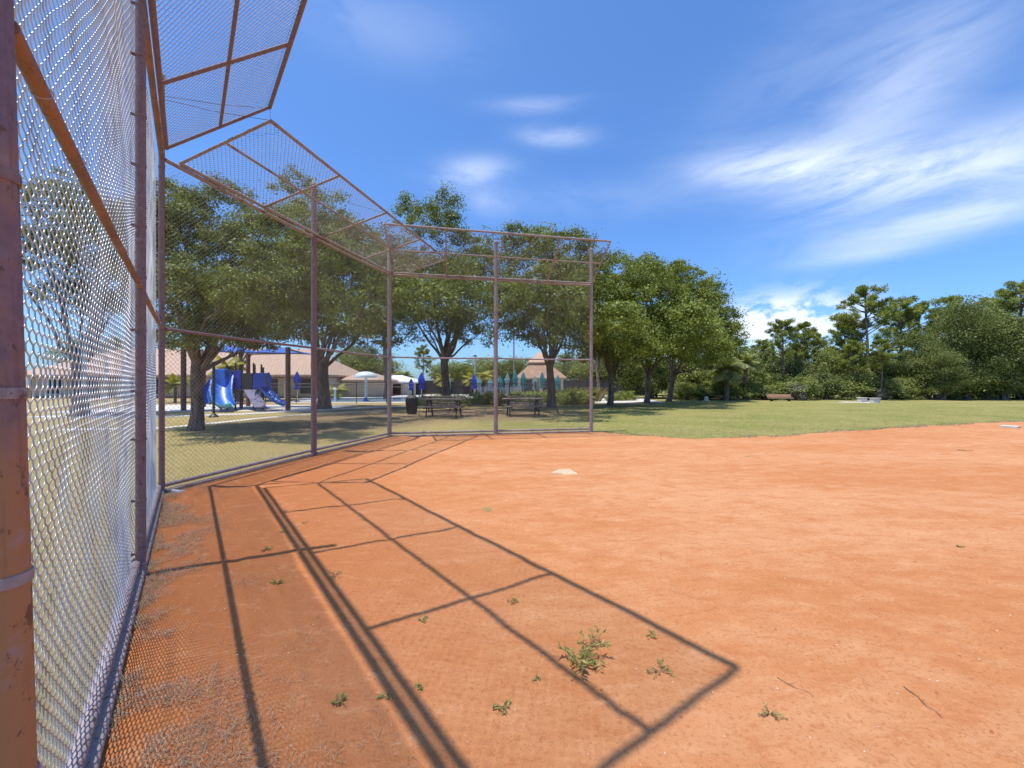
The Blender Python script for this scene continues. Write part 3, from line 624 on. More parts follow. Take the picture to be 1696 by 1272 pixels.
sh = [leafy_proto('shrub', 'shrub', 1.7, 3, 41, 'shrub_leaves', 95, 110, .26, .14, g, False), leafy_proto('shrub', 'shrub', 1.6, 3, 43, 'shrub_leaves_dark', 95, 110, .26, .14, g, False),
      leafy_proto('shrub', 'shrub', 1.8, 3, 47, 'shrub_leaves', 95, 110, .28, .16, g, False)]
wh = ['left of the cabbage palm', 'under the cabbage palm', 'between palm and orange bench', 'behind the orange bench', 'right of the orange bench', 'left of the concrete blocks', 'behind the concrete blocks', 'right of the concrete blocks', 'under the dark oaks', 'at the right end of the treeline']
row = 0
for rk, (d, y0, y1) in enumerate([(41.2, 618, 645), (43.6, 590, 618), (47, 565, 600)]):
    xs = np.arange(1135 - rk*50, 1760, 33 + rk*7)
    for i, px in enumerate(xs):
        py = random.uniform(y0, y1)-(6 if px > 1320 else 0); d_ = d+random.uniform(-.6, .8); hgt = CAMZ+(636-py)/F*d_
        seg = 'behind the path bend' if px < 1060 else 'behind the grove of three oaks' if px < 1120 else wh[min(9, int((px-1120)/64))]
        lab = ['low leafy shrub at the grass edge ', 'round shrub in the second row ', 'high shrub in the back row '][rk] + seg + (', lighter one' if i % 2 else ', darker one')
        put(sh[(i+rk) % 3], P(px, d_), random.random()*6, 1+random.uniform(-.1, .3), lab, hgt/2.75)
gt = leafy_proto('bare_bush', 'shrub', 1.2, 2.2, 53, 'grey_twigs', 30, 90, .3, .12, 'leafless grey bushes', False)
put(gt, P(1318, 39.8), 0, .9, 'leafless grey bush between the orange bench and the concrete blocks')
put(gt, P(1460, 40.1), 2, .6, 'small leafless grey bush behind the concrete blocks')
# trees beyond the pool
fb = [leafy_proto('background_tree', 'tree', 3.6, 7, 61, 'oak_leaves_bright', 90, 100, .5, .24, 'leafy trees beyond the pool'), leafy_proto('background_tree', 'tree', 3.4, 7, 67, 'shrub_leaves', 90, 100, .5, .24, 'leafy trees beyond the pool')]
for i, (px, py, d, s, lab) in enumerate([(765, 595, 66, 1.1, 'round green tree right of the picnic oak trunk'), (800, 592, 70, 1.2, 'yellow green tree behind the fifth post'), (840, 588, 68, 1.1, 'tree left of the tiled gazebo roof'), (870, 596, 72, 1.1, 'tree touching the left of the gazebo roof'),
        (735, 600, 75, 1.0, 'tree behind the trunk of the picnic oak'), (955, 585, 66, 1.1, 'tree right of the tiled gazebo roof'), (990, 590, 62, 1.2, 'tree behind the last backstop post'), (1035, 600, 60, 1.1, 'tree behind the concrete path bend'), (1080, 598, 56, 1.1, 'tree behind the grove of three oaks'), (1130, 596, 55, 1.2, 'tree behind the twin trunked oak'),
        (1175, 590, 52, 1.2, 'tree left above the cabbage palm'), (1230, 580, 56, 1.2, 'tree right above the cabbage palm'), (590, 580, 68, 1.4, 'tree above the water mushroom'), (630, 585, 72, 1.3, 'tree right of the water mushroom top'), (560, 595, 76, 1.2, 'tree at the right end of the clubhouse roof'), (150, 560, 70, 1.6, 'tree behind the clubhouse roof at the far left'),
        (915, 600, 80, 1.0, 'tree hidden behind the gazebo roof'), (1000, 560, 76, 1.4, 'tall tree at the back of the grove')]):
    hgt = CAMZ+(636-py)/F*d; put(fb[i % 2], P(px, d), i*1.7, s, lab, hgt/6.3)
# low planting round the pool
hb = leafy_proto('hedge_plant', 'shrub', .75, .9, 71, 'shrub_leaves', 26, 90, .12, .09, 'low clipped bushes round the pool fence', False)
spots = [(716, 26.5), (732, 28), (757, 27.5), (775, 29.5), (800, 31.2), (815, 32.2), (845, 31.4), (858, 32.6), (880, 31.5), (895, 31.8), (935, 31.2), (955, 31.6), (972, 32.5), (700, 29), (748, 31), (790, 33), (828, 30.2), (870, 33.5), (905, 33.4), (920, 32.2), (944, 32.8), (1012, 38), (1024, 38.5), (1038, 39)]
w2 = ['behind the trash can', 'left of the picnic oak trunk', 'right of the picnic oak trunk', 'left of the stacked white chairs', 'below the stacked white chairs', 'beside the fifth post', 'right of the fifth post', 'over the right picnic table', 'under the teal umbrellas', 'left of the gazebo oak trunk', 'right of the gazebo oak trunk', 'under the tall plumes', 'beside the last post', 'right behind the trash can', 'close behind the picnic oak trunk', 'before the navy umbrella', 'in front of the fifth post', 'before the gazebo left column', 'left against the gazebo oak', 'right against the gazebo oak', 'between plumes and gazebo oak', 'left in the hedge beyond the path', 'middle in the hedge beyond the path', 'right in the hedge beyond the path']
for i, ((px, d), w_) in enumerate(zip(spots, w2)): put(hb, P(px, d), i, random.uniform(1.0, 1.5), 'low light green bush ' + w_)
def blades_thing(name, label, cat, c, n, r, h, lm, group=None, kind=None, w=.02, lean=.5):
    t = thing(name, label, cat, c, group); a = rng.random(n)*6.283; rr = r*rng.random(n)**.6; b = np.stack([c[0]+np.cos(a)*rr*.4, c[1]+np.sin(a)*rr*.4, np.full(n, float(c[2]))], 1)
    d = np.stack([np.cos(a)*lean*rng.random(n), np.sin(a)*lean*rng.random(n), np.ones(n)], 1)*(h*(.5+.6*rng.random(n)))[:, None]; s = np.stack([-np.sin(a), np.cos(a), 0*a], 1)*w/2
    m_ = b+d*.6; e = b+d+np.array([0, 0, -1])*h*.1; e[:, :2] += d[:, :2]*.5
    V = np.stack([b-s, b+s, m_+s*.8, e, m_-s*.8], 1).reshape(-1, 3); Fc = np.arange(5*n).reshape(-1, 5)
    fastmesh('blades', V, Fc, lm, t, np.repeat(rng.random(n), 5)); return t
for i, (px, d, w_) in enumerate([(932, 34, 'just right of the gazebo oak trunk'), (950, 35, 'between the gazebo oak and last post'), (968, 36, 'left of the last backstop post'), (984, 38, 'behind the last backstop post')]):
    blades_thing('ornamental_grass', 'tall pale ornamental grass ' + w_, 'plant', P(px, d), 260, 1.6, 1.45, 'straw' if i % 2 else 'shrub_leaves', 'ornamental grasses', w=.035)

def palm(label, loc, hh, fl, lm, tr=.16, nf=26, skirt=False, name='palm_tree', group=None):
    t = thing(name, label, 'palm', loc, group); loc = Vector(loc); b = MB()
    b.tube([loc+Vector((math.sin(z*.4)*.06, 0, z)) for z in np.linspace(-.1, hh, 8)], [tr*1.2]+[tr]*6+[tr*.9], 10).build('trunk', 'bark', t, True)
    vs = []; fs = []; tn = []; k = 0
    for i in range(nf):
        a = i*2.39996; e0 = random.uniform(-.5 if skirt else -.1, 1.3); c = loc+Vector((0, 0, hh)); prev = c; dirn = Vector((math.cos(a)*math.cos(e0), math.sin(a)*math.cos(e0), math.sin(e0)))
        for s in range(10):
            nx = prev+dirn*fl/10; dirn = (dirn+Vector((0, 0, -.14))).normalized(); side = dirn.cross(Vector((0, 0, 1))).normalized()
            for sg in (-1, 1):
                for q in (0, .5):
                    L = fl*.30*math.sin(math.pi*min(1, (s+1+q)/11.5))+.04; o_ = prev.lerp(nx, q); tip = o_+side*sg*L+dirn*L*.6-Vector((0, 0, L*.35)); w_ = dirn*.055
                    vs += [o_-w_, o_+w_, tip]; fs.append((k, k+1, k+2)); k += 3; tn += [random.random()]*3
            vs += [prev+side*.015, prev-side*.015, nx]; fs.append((k, k+1, k+2)); k += 3; tn += [.5]*3
            prev = nx
    fastmesh('fronds', [tuple(v) for v in vs], fs, lm, t, tn); return t
palm('stout cabbage palm with hanging skirt at the edge of the thicket', P(1203, 39.5), 2.9, 1.9, 'palm_leaves', .22, 46, True)
palm('half hidden cabbage palm behind the stout one', P(1234, 41), 3.6, 1.6, 'palm_leaves', .2, 34)
for px, d, h_, l_ in ((658, 70, 3.9, 'left small palm between fourth post and lone pine'), (672, 74, 3.6, 'right small palm between fourth post and lone pine'), (735, 60, 2.6, 'yellow palm left of the picnic oak trunk'), (805, 58, 3.4, 'golden palm left of the fifth post'), (780, 60, 3.0, 'golden palm behind the blue umbrella pair')):
    palm(l_, P(px, d), h_*.75, 1.7, 'gold_palm' if 'yellow' in l_ or 'golden' in l_ else 'palm_leaves', .13, 22, group='small palms by the pool')
palm('bright yellow palm beside the shade sail over the slides', P(378, 33), 2.9, 1.6, 'gold_palm', .12, 24, group='small palms by the pool')
palm('low yellow palm behind the left playground post', P(290, 34), 1.5, 1.3, 'gold_palm', .1, 18, group='small palms by the pool')
palm('yellow clump palm at the right end of the clubhouse', P(560, 42), .9, 1.3, 'gold_palm', .1, 18, group='small palms by the pool')

# ---------------------------------------------------------------- clubhouse, gazebo, pavilion
def hip(b, x0, x1, y0, y1, ze, zr, ov=.6, ins=None):
    x0 -= ov; x1 += ov; y0 -= ov; y1 += ov; h = (y1-y0)/2 if ins is None else ins; ym = (y0+y1)/2
    v = [(x0, y0, ze), (x1, y0, ze), (x1, y1, ze), (x0, y1, ze), (x0+h, ym, zr), (x1-h, ym, zr), (x0, y0, ze-.22), (x1, y0, ze-.22), (x1, y1, ze-.22), (x0, y1, ze-.22)]
    return b.add(v, [(0, 1, 5, 4), (1, 2, 5), (2, 3, 4, 5), (3, 0, 4), (6, 7, 1, 0), (7, 8, 2, 1), (8, 9, 3, 2), (9, 6, 0, 3), (9, 8, 7, 6)])
cb = thing('clubhouse', 'low clubhouse with a long tan tiled hip roof behind the playground', 'building', (-33, 50, 0))
MB().box((-38, 52, 1.25), (34, 12, 2.5)).build('wall', 'stucco', cb)
hip(MB(), -55, -21.5, 46, 58, 2.65, 6.1, .9, 5.5).build('roof', 'roof_tile', cb)
for i in range(8):
    x = -52+i*4.1; w_ = MB().box((x, 45.97, 1.35), (1.5, .12, 1.7)).build('window', 'dark_screen', cb); MB().box((x, 45.93, .46), (1.7, .16, .08)).build('sill', 'stucco', w_)
for i in range(9): MB().tube([(-54+i*4.1, 45.3, 0), (-54+i*4.1, 45.3, 2.5)], .16, 10).build('column', 'stucco', cb, True)
hx = hip(MB(), -21, -16.5, 49, 57, 2.1, 3.1, .5, 2.2).build('roof', 'roof_tile', cb)
MB().box((-18.8, 53, .95), (4.2, 7.4, 1.9)).build('wall', 'stucco', cb)

gz = thing('gazebo', 'open gazebo with two tiered tan tile roof among teal umbrellas', 'gazebo', P(893, 50))
cx = P(893, 50).x
def tier(b, r0, r1, z0, z1):
    v = [(cx+sx*r, 50+sy*r, z) for r, z in ((r0, z0-.14), (r0, z0), (r1, z1)) for sx, sy in ((-1, -1), (1, -1), (1, 1), (-1, 1))]
    return b.add(v, [(r*4+i, r*4+(i+1) % 4, r*4+4+(i+1) % 4, r*4+4+i) for r in range(2) for i in range(4)]+[(3, 2, 1, 0), (8, 9, 10, 11)])
tr_ = tier(MB(), 3.0, 1.25, 2.35, 3.95).build('roof', 'tile_light', gz); tier(MB(), 1.45, .02, 4.25, 5.6).build('upper_roof', 'tile_light', gz); tier(MB(), 1.0, 1.0, 3.8, 4.12).build('vent_band', 'stucco', gz)
for iy in range(13):      # tile courses as raised rows
    f = iy/13; r = 3.02-(1.75)*f; z = 2.36+1.6*f
    MB().tube([(cx-r, 50-r, z), (cx+r, 50-r, z)], .03, 5).build('tile_course', 'tile_light', tr_)
for sx in (-1, 0, 1):
    for sy in (-1, 1): MB().box((cx+sx*2.5, 50+sy*2.5, 1.1), (.28, .28, 2.25)).build('column', 'stucco', gz)
pv = thing('pool_pavilion', 'white roofed open pavilion left of the dark blue umbrella', 'pavilion', P(672, 60))
px_ = P(672, 60).x
hip(MB(), px_-4.5, px_+2.2, 57, 63, 1.95, 2.9, .3, 3).build('roof', 'white_roof', pv)
for sx in (-4.2, -1.8, .2, 2): MB().box((px_+sx, 57.2, .9), (.25, .25, 1.8)).build('column', 'stucco', pv)
MB().box((px_-1, 62, .9), (6, .3, 1.8)).build('back_wall', 'dark_screen', pv); MB().box((px_+.7, 58, .8), (1.3, .5, 1.6)).build('cabinet', 'white_plastic', pv)
# dark wind screen fence behind the pool, black picket fence in front
ws = thing('screen_fence', 'dark screened fence running behind the pool umbrellas', 'fence', P(800, 62))
a_, b_ = P(560, 62), P(1075, 58)
for i in range(14):
    p = a_.lerp(b_, i/14); q = a_.lerp(b_, (i+1)/14); MB().quad(up(p, .1), up(q, .1), up(q, 2.1+(i % 3)*.03), up(p, 2.1), .05).build('screen_panel', 'dark_screen', ws); MB().tube([up(p, 0), up(p, 2.3)], .05, 6).build('post', 'black_metal', ws)
pf = thing('picket_fence', 'black metal picket fence enclosing the pool in front of the mushroom', 'fence', P(600, 33.5))
line = [P(255, 32.5), P(440, 33), P(640, 33.5), P(800, 34.2), P(930, 34.5)]
for i in range(4):
    a_, b_ = line[i], line[i+1]; L = (b_-a_).length; n = max(1, round(L/2.35))
    for k in range(n):
        p, q = a_.lerp(b_, k/n), a_.lerp(b_, (k+1)/n); b = MB(); m_ = int((q-p).length/.13)
        for z in (.15, 1.35, 1.62): b.tube([up(p, z), up(q, z)], .018, 4)
        for j in range(1, m_): c = p.lerp(q, j/m_); b.tube([up(c, .08), up(c, 1.66)], .0085, 4)
        b.build('picket_panel', 'black_metal', pf); MB().tube([up(p, 0), up(p, 1.78)], .038, 8).lathe(up(p, 1.78), [(.05, 0), (.045, .03), (.01, .06)], 8).build('post', 'black_metal', pf)

# ---------------------------------------------------------------- playground
ps = thing('play_structure', 'blue playground structure with slides, climber and dark deck posts', 'playground set', P(410, 25.5))
def WP(px, py, d): return PY(px, py, d)
for px, d in ((366, 25), (379, 26.5), (390, 25), (398, 26.5), (401, 25), (420, 26.5), (422, 25), (433, 26), (376, 25), (436, 25)):
    MB().tube([P(px, d, 0), P(px, d, CAMZ+(636-random.uniform(600, 611))/F*d)], .055, 8).build('post', 'dark_plastic', ps, True)
MB().box(P(405, 25.7, 1.2), (2.6, 1.8, .12)).build('deck', 'dark_plastic', ps); MB().box(P(375, 25.7, 1.5), (1.3, 1.6, .12)).build('deck', 'dark_plastic', ps)
for px, a_, b_, m_ in ((371, 614, 642, 'play_deep_blue'), (391, 614, 648, 'play_deep_blue'), (410, 618, 650, 'dark_plastic'), (428, 620, 645, 'play_deep_blue')):
    c = WP(px, (a_+b_)/2, 24.9); MB().box(c, (.62, .09, (b_-a_)/F*24.9)).build('panel', m_, ps)
# curved chute
def chute(pts, w, m, par, name='slide'):
    b = MB(); V = []; n = 9
    for i, p in enumerate(pts):
        t = (pts[min(i+1, len(pts)-1)]-pts[max(0, i-1)]).normalized(); s = t.cross(Vector((0, 0, 1))).normalized(); u_ = s.cross(t)
        for lay in (1, .86):
            for j in range(n): a = math.pi*(j/(n-1)); V.append(tuple(p+s*math.cos(a)*w*lay-u_*math.sin(a)*w*.62*lay+u_*w*.3))
    f = []
    for i in range(len(pts)-1):
        for j in range(n-1):
            a = i*2*n+j; c = a+2*n; f += [(a, a+1, c+1, c), (a+n+1, a+n, c+n, c+n+1)]
        a = i*2*n; c = a+2*n; f += [(a, c, c+n, a+n), (a+n-1, a+2*n-1, c+2*n-1, c+n-1)]
    for a in (0, (len(pts)-1)*2*n): f += [(a+j, a+j+1, a+n+j+1, a+n+j) for j in range(n-1)]
    return b.add(V, f).build(name, m, par, True)
sl1 = [WP(370, 622, 24.8), WP(368, 632, 24.4), WP(366, 645, 24.0), WP(366, 658, 23.6), WP(369, 668, 23.3), WP(374, 672.5, 23.2)]
chute(sl1, .55, 'play_blue', ps); chute([WP(366, 668, 23.2), WP(371, 672, 23.05), WP(378, 673, 23.0), WP(385, 671, 23.1)], .42, 'play_light_blue', ps, 'slide_exit')
MB().box(WP(366, 626, 24.6), (1.0, .6, 1.1), 0, 0, .7).build('slide_hood', 'play_blue', ps)
MB().box(WP(434, 630, 24.7), (.8, .6, .9), 0, 0, .75).build('slide_hood', 'play_deep_blue', ps)
chute([WP(436, 642, 24.5), WP(444, 652, 24.3), WP(453, 661, 24.1), WP(462, 667, 24.0), WP(470, 670, 24.0)], .33, 'play_blue', ps)
MB().quad(WP(404, 647, 24.8), WP(428, 647, 24.8), WP(443, 676, 23.5), WP(422, 676, 23.5), .08).build('climbing_ramp', 'play_grey', ps)
lc = chute([WP(354, 628, 25), WP(346, 642, 24.8), WP(341, 655, 24.6), WP(338, 668, 24.4)], .35, 'play_deep_blue', ps, 'climber')
MB().tube([WP(350, 640, 25), WP(345, 655, 24.5), WP(349, 668, 24.2)], .1, 8).build('hand_loop', 'play_light_blue', ps, True)
for k, (x0, x1, d, ytop, lab) in enumerate([(335, 412, 26, 571, 'blue shade sail over the left slide'), (418, 500, 27, 573, 'blue shade sail over the right slide')]):
    s_ = thing('shade_sail', lab, 'shade canopy', P((x0+x1)/2, d), 'blue sails over the playground')
    A_, B_ = WP(x0, ytop+10, d), WP(x1, ytop+12, d); C_, D_ = B_+Vector((-.3, 2.2, .1)), A_+Vector((.3, 2.2, .1)); top = WP((x0+x1)/2, ytop+1, d+1)
    V = [A_, B_, C_, D_, top]; V += [v-Vector((0, 0, .04)) for v in V]
    MB().add([tuple(v) for v in V], [(0, 1, 4), (1, 2, 4), (2, 3, 4), (3, 0, 4), (6, 5, 9), (7, 6, 9), (8, 7, 9), (5, 8, 9)]+[(i, 5+i, 5+(i+1) % 4, (i+1) % 4) for i in range(4)]).build('canopy', 'shade_blue', s_)
    for px, dd in ((304, 24.2), (337, 28)) if k == 0 else ((477, 24.6), (411, 29)):
        MB().tube([P(px, dd, 0), P(px, dd, A_.z+.1)], .14, 12).build('post', 'brown_steel', s_, True)
        MB().tube([P(px, dd, A_.z), (A_ if k == 0 else B_)], .05, 8).build('arm', 'brown_steel', s_, True)
lp = thing('black_post', 'thin black post with round base between oak trunk and slides', 'post', G(354, 691))
g_ = G(354, 691); MB().tube([g_, g_+Vector((0, 0, 2.5))], .06, 10).build('pole', 'black_metal', lp, True); MB().lathe(g_, [(.2, 0), (.2, .05), (.09, .16), (.06, .2)], 14).build('base', 'black_metal', lp, True); MB().lathe(g_+Vector((0, 0, 2.5)), [(.07, 0), (.11, .06), (.1, .14), (.02, .2)], 12).build('head', 'black_metal', lp, True)
def spray(px, d):
    g_ = P(px, d); t = thing('water_mushroom', 'pale blue and white water mushroom over the splash pool', 'water feature', g_)
    MB().tube([g_, g_+Vector((0, 0, 2.2))], [.13, .11], 14).build('stem', 'spray_blue', t, True)
    MB()._l(g_, [(.0, 2.72), (.3, 2.70), (.6, 2.62), (.82, 2.48), (.93, 2.30), (.92, 2.2), (.85, 2.14), (.3, 2.12), (.0, 2.12)], 26).build('cap', 'spray_white', t, True)
    MB().lathe(g_, [(.3, 0), (.3, .1), (.16, .25), (.13, .4)], 16).build('foot', 'play_blue', t, True)
spray(606, 36.2)
s2 = thing('spray_post', 'short pale blue spray post left of the water mushroom', 'water feature', P(555, 36)); g_ = P(555, 36)
MB().tube([g_, g_+Vector((0, 0, 1.1))], .09, 10).build('pipe', 'spray_blue', s2, True); MB().lathe(g_+Vector((0, 0, 1.1)), [(.1, 0), (.16, .06), (.12, .14), (.02, .18)], 12).build('nozzle', 'spray_white', s2, True)

# ---------------------------------------------------------------- umbrellas, chairs
def umbrella_proto(m):
    t = thing('patio_umbrella', '', 'umbrella', (0, 0, 0)); b = MB()
    n = 16; prof = [(.08, 1.15), (.22, 1.2), (.20, 1.5), (.12, 1.62), (.21, 1.8), (.24, 2.15), (.12, 2.6), (.03, 2.85)]
    v = [(r*(1+.22*(-1)**j)*math.cos(6.2832*j/n), r*(1+.22*(-1)**j)*math.sin(6.2832*j/n), z) for r, z in prof for j in range(n)]
    b.add(v, [(i*n+j, i*n+(j+1) % n, (i+1)*n+(j+1) % n, (i+1)*n+j) for i in range(len(prof)-1) for j in range(n)]).build('folded_canopy', m, t)
    MB().tube([(0, 0, 0), (0, 0, 2.95)], .025, 8).build('pole', 'white_plastic', t, True); MB().lathe((0, 0, 0), [(.25, 0), (.25, .06), (.06, .12)], 14).build('base', 'dark_plastic', t, True)
    return t
ut, upale, ub = umbrella_proto('umbrella_teal'), umbrella_proto('umbrella_pale'), umbrella_proto('umbrella_blue')
ul = [(812, 42, 626, upale, 'pale folded umbrella over the left stack of white chairs'), (828.7, 44, 623, ut, 'folded teal umbrella just right of the fifth backstop post'), (840.5, 42, 618, upale, 'pale teal folded umbrella left of the brightest teal one'), (853.4, 41, 615, ut, 'brightest folded teal umbrella at the left eave of the gazebo'),
      (866.7, 40, 616, ut, 'folded teal umbrella in front of the gazebo left columns'), (885.6, 42, 622, upale, 'shorter pale umbrella at the gazebo middle'), (898, 41, 616, ut, 'folded teal umbrella left of the gazebo oak trunk'), (924, 43, 621, ut, 'folded teal umbrella right of the gazebo oak trunk'), (793.7, 44, 624, upale, 'folded pale umbrella beside the navy one near the fifth post'),
      (785, 42, 619, ub, 'navy folded umbrella left of the white chair stack'), (698, 40, 617, ub, 'broad royal blue umbrella above the trash can'), (681, 44, 627, ub, 'small dark blue umbrella left of the royal blue one'), (743, 44, 622, upale, 'pale folded umbrella touching the picnic oak trunk'), (492, 36, 615, ub, 'blue folded umbrella right of the brown playground post'), (445, 37, 616, ub, 'blue folded umbrella behind the right slide')]
for i, (px, d, py, pr, lab) in enumerate(ul):
    hgt = CAMZ+(636-py)/F*d; o = put(pr, P(px, d, .02), i, 1.25 if 'broad' in lab else 1, lab, hgt/2.9); o['group'] = 'folded umbrellas round the pool'
ch = thing('pool_chair', '', 'chair', (0, 0, 0), 'white pool chairs'); b = MB()
for k in range(7): b.box((0, -.24+k*.08, .42), (.5, .05, .025))
b.build('seat', 'white_plastic', ch); b = MB()
for k in range(9): b.box((0, .30+k*.012, .50+k*.085), (.5, .02, .055))
b.build('backrest', 'white_plastic', ch)
for sx in (-1, 1):
    for sy in (-1, 1): MB().tube([(sx*.25, sy*.25, 0), (sx*.25, sy*.22, .42)], .022, 6).build('leg', 'white_plastic', ch)
    MB().tube([(sx*.27, -.25, .42), (sx*.27, -.22, .64), (sx*.27, .3, .66), (sx*.27, .42, 1.25)], .022, 6).build('side_frame', 'white_plastic', ch)
for i, (px, d, w_) in enumerate([(797, 38, 'leftmost of the bank left of the fifth post'), (803, 38.4, 'second of the bank left of the fifth post'), (809, 38, 'third of the bank left of the fifth post'), (816, 38.3, 'last before the fifth post'), (838, 38.2, 'first right of the fifth post'), (845, 38, 'middle of the bank right of the fifth post'), (852, 38.4, 'third right of the fifth post'), (858, 38, 'rightmost, beside the fence post under teal umbrellas')]):
    put(ch, P(px, d, .02), math.pi+random.uniform(-.2, .2), 1.1, 'white slatted pool chair, ' + w_)

# ---------------------------------------------------------------- picnic tables, bin, bench, blocks
def picnic():
    t = thing('picnic_table', '', 'picnic table', (0, 0, 0), 'picnic tables under the oaks'); b = MB()
    for k in range(5): b.box((0, -.30+k*.15, .76), (1.85, .135, .045))
    b.build('tabletop', 'table_wood', t)
    for s in (-1, 1):
        b = MB(); b.box((0, s*.68, .45), (1.85, .135, .045)); b.box((0, s*.82, .45), (1.85, .135, .045)); b.build('bench', 'table_wood', t)
        MB().tube([(s*.65, -.55, 0), (s*.65, -.2, .73)], .035, 6).build('leg', 'dark_plastic', t); MB().tube([(s*.65, .55, 0), (s*.65, .2, .73)], .035, 6).build('leg', 'dark_plastic', t)
        MB().tube([(s*.65, -.85, .41), (s*.65, .85, .41)], .035, 6).build('crossbar', 'dark_plastic', t)
    return t
pt = picnic()
for px, d, rz, lab in ((733, 24.2, .05, 'back picnic table of the left pair, under the oak'), (735, 19.9, -.08, 'front picnic table of the left pair, right of the trash can'), (868, 24.5, .02, 'back picnic table right of the fifth post, its top in the sun'), (866, 20.6, .12, 'front picnic table right of the fifth post, in deep shade')):
    o = put(pt, P(px, d), rz, 1.12, lab)
tcn = G(682, 686); tb = thing('trash_can', 'dark flared trash can standing left of the picnic tables', 'trash can', tcn)
MB()._l(tcn, [(.22, 0), (.24, .08), (.31, .70), (.33, .78), (.29, .80), (.27, .5), (.0, .45)], 20).build('bin', 'dark_plastic', tb, True); MB().lathe(tcn, [(.33, .80), (.32, .88), (.2, .98), (.17, 1.0)], 20).build('lid', 'dark_plastic', tb, True)
for k in range(16):
    a = k*.3927; MB().tube([tcn+Vector((math.cos(a)*.25, math.sin(a)*.25, .06)), tcn+Vector((math.cos(a)*.325, math.sin(a)*.325, .74))], .014, 4).build('slat', 'dark_plastic', tb)
bp = P(1292, 37.6); be = thing('park_bench', 'low orange brown bench at the far edge of the grass', 'bench', bp)
for z, y in ((.48, .16), (.60, .18)): MB().box(bp+Vector((0, y, z-.02)), (2.25, .04, .105)).build('backrest', 'bench_wood', be)
MB().box(bp+Vector((0, -.05, .30)), (2.25, .36, .05)).build('seat', 'bench_wood', be)
for s in (-.8, .8):
    MB().box(bp+Vector((s, -.05, .14)), (.08, .3, .3)).build('leg', 'black_metal', be); MB().box(bp+Vector((s, .215, .38)), (.06, .05, .46)).build('back_post', 'black_metal', be)
flat('concrete_pad', [P(1385, 35.2), P(1452, 33.6), P(1462, 34.6), P(1398, 36.4)], .018, 'concrete')
for px, d, lab in ((1428, 35.4, 'left and further of two white concrete blocks on the pad'), (1449, 34.2, 'right and nearer of two white concrete blocks on the pad')):
    t = thing('concrete_block', lab, 'block', P(px, d), 'concrete blocks on the pad'); b = MB(); c = P(px, d)
    b.box(c+Vector((0, 0, .20)), (.62, .4, .36), .1, 0, .92); b.box(c+Vector((0, 0, .40)), (.68, .46, .05), .1); b.build('block', 'base_bag', t)
t = thing('marker_stone', 'small white marker stone at the grass edge below the palm', 'stone', P(1170, 38.5)); c = P(1170, 38.5)
MB().box(c+Vector((0, 0, .2)), (.3, .26, .44), .3, 0, .75).build('stone', 'base_bag', t); MB().box(c+Vector((0, 0, .03)), (.46, .4, .08), .3).build('footing', 'concrete', t)
for px, py, d, hh, lab in ((851, 540, 66, 0, 'tall grey light pole seen under the gazebo oak crown'), (787, 592, 60, 0, 'shorter light pole behind the navy umbrella')):
    top = PY(px, 480 if px > 800 else 590, d); g_ = P(px, d); t = thing('light_pole', lab, 'light pole', g_, 'light poles by the pool')
    MB().tube([g_, top], [.16, .1], 10).build('pole', 'galvanized_pipe', t, True); MB().box(top+Vector((0, -.3, .05)), (.4, .7, .16)).build('lamp_head', 'dark_plastic', t)

# ---------------------------------------------------------------- grass, straw, weeds, litter
rng = np.random.default_rng(99); random.seed(99)
def blades(name, x, y, z, h, w, lm, kind=True, lab=None, lean=.8):
    n = len(x); a = rng.random(n)*6.283; b = np.stack([x, y, z], 1); L = (h*(.4+.9*rng.random(n)))[:, None]
    d = np.stack([np.cos(a)*lean*rng.random(n), np.sin(a)*lean*rng.random(n), .12+.6*rng.random(n)], 1)*L; a2 = rng.random(n)*6.283; s = np.stack([np.cos(a2), np.sin(a2), 0*a], 1)*w/2
    V = np.stack([b-s, b+s, b+d], 1).reshape(-1, 3); pat = vnoise(x, y, 1.2, 9)*.5+rng.random(n)*.5
    o = fastmesh(name, V, np.arange(3*n).reshape(-1, 3), lm, None, np.repeat(pat, 3)); tag(o, lab, 'grass', kind='stuff'); return o
n = 400000; x = rng.uniform(1.5, 34, n); y = rng.uniform(10.5, 34, n); s = sdf(x, y)+(vnoise(x, y, 1.3, 1)-.5)*.5+(vnoise(x, y, 5, 2)-.5)*.22
k = (s < -.02) & (x/y < 1.35) & (x > -2) & (rng.random(n) < np.clip(18/y, .2, 1)**1.5) & (rng.random(n) < np.clip(-s*1.5+.45, 0, 1)); blades('grass', x[k], y[k], x[k]*0-.005, .055, .014, 'grass_blades', lab='mown lawn grass edging the clay on the right')
n = 260000; x = rng.uniform(-16, 3, n); y = rng.uniform(.2, 20, n); s = sdf(x, y); k = (s < -.14) & (x/y > -1.7) & (x/y < .25) & (rng.random(n) < np.clip(11/np.hypot(x, y), .3, 1))
blades('grass', x[k], y[k], x[k]*0-.005, .055, .010, 'grass_blades', lab='thin dry turf behind the backstop mesh')
n = 300000; x = rng.uniform(2.2, 32, n); y = rng.uniform(10.8, 22, n); s = sdf(x, y)+(vnoise(x, y, 1.3, 1)-.5)*.5+(vnoise(x, y, 5, 2)-.5)*.22
k = (np.abs(s+.10) < .05+.36*vnoise(x, y, .8, 31)) & (rng.random(n) < 1.3*vnoise(x, y, 3, 32)); blades('dry_thatch', x[k], y[k], clayz(x[k], y[k]).clip(0, 1), .055, .018, 'straw', lab='dead grass fringe where the lawn meets the clay')
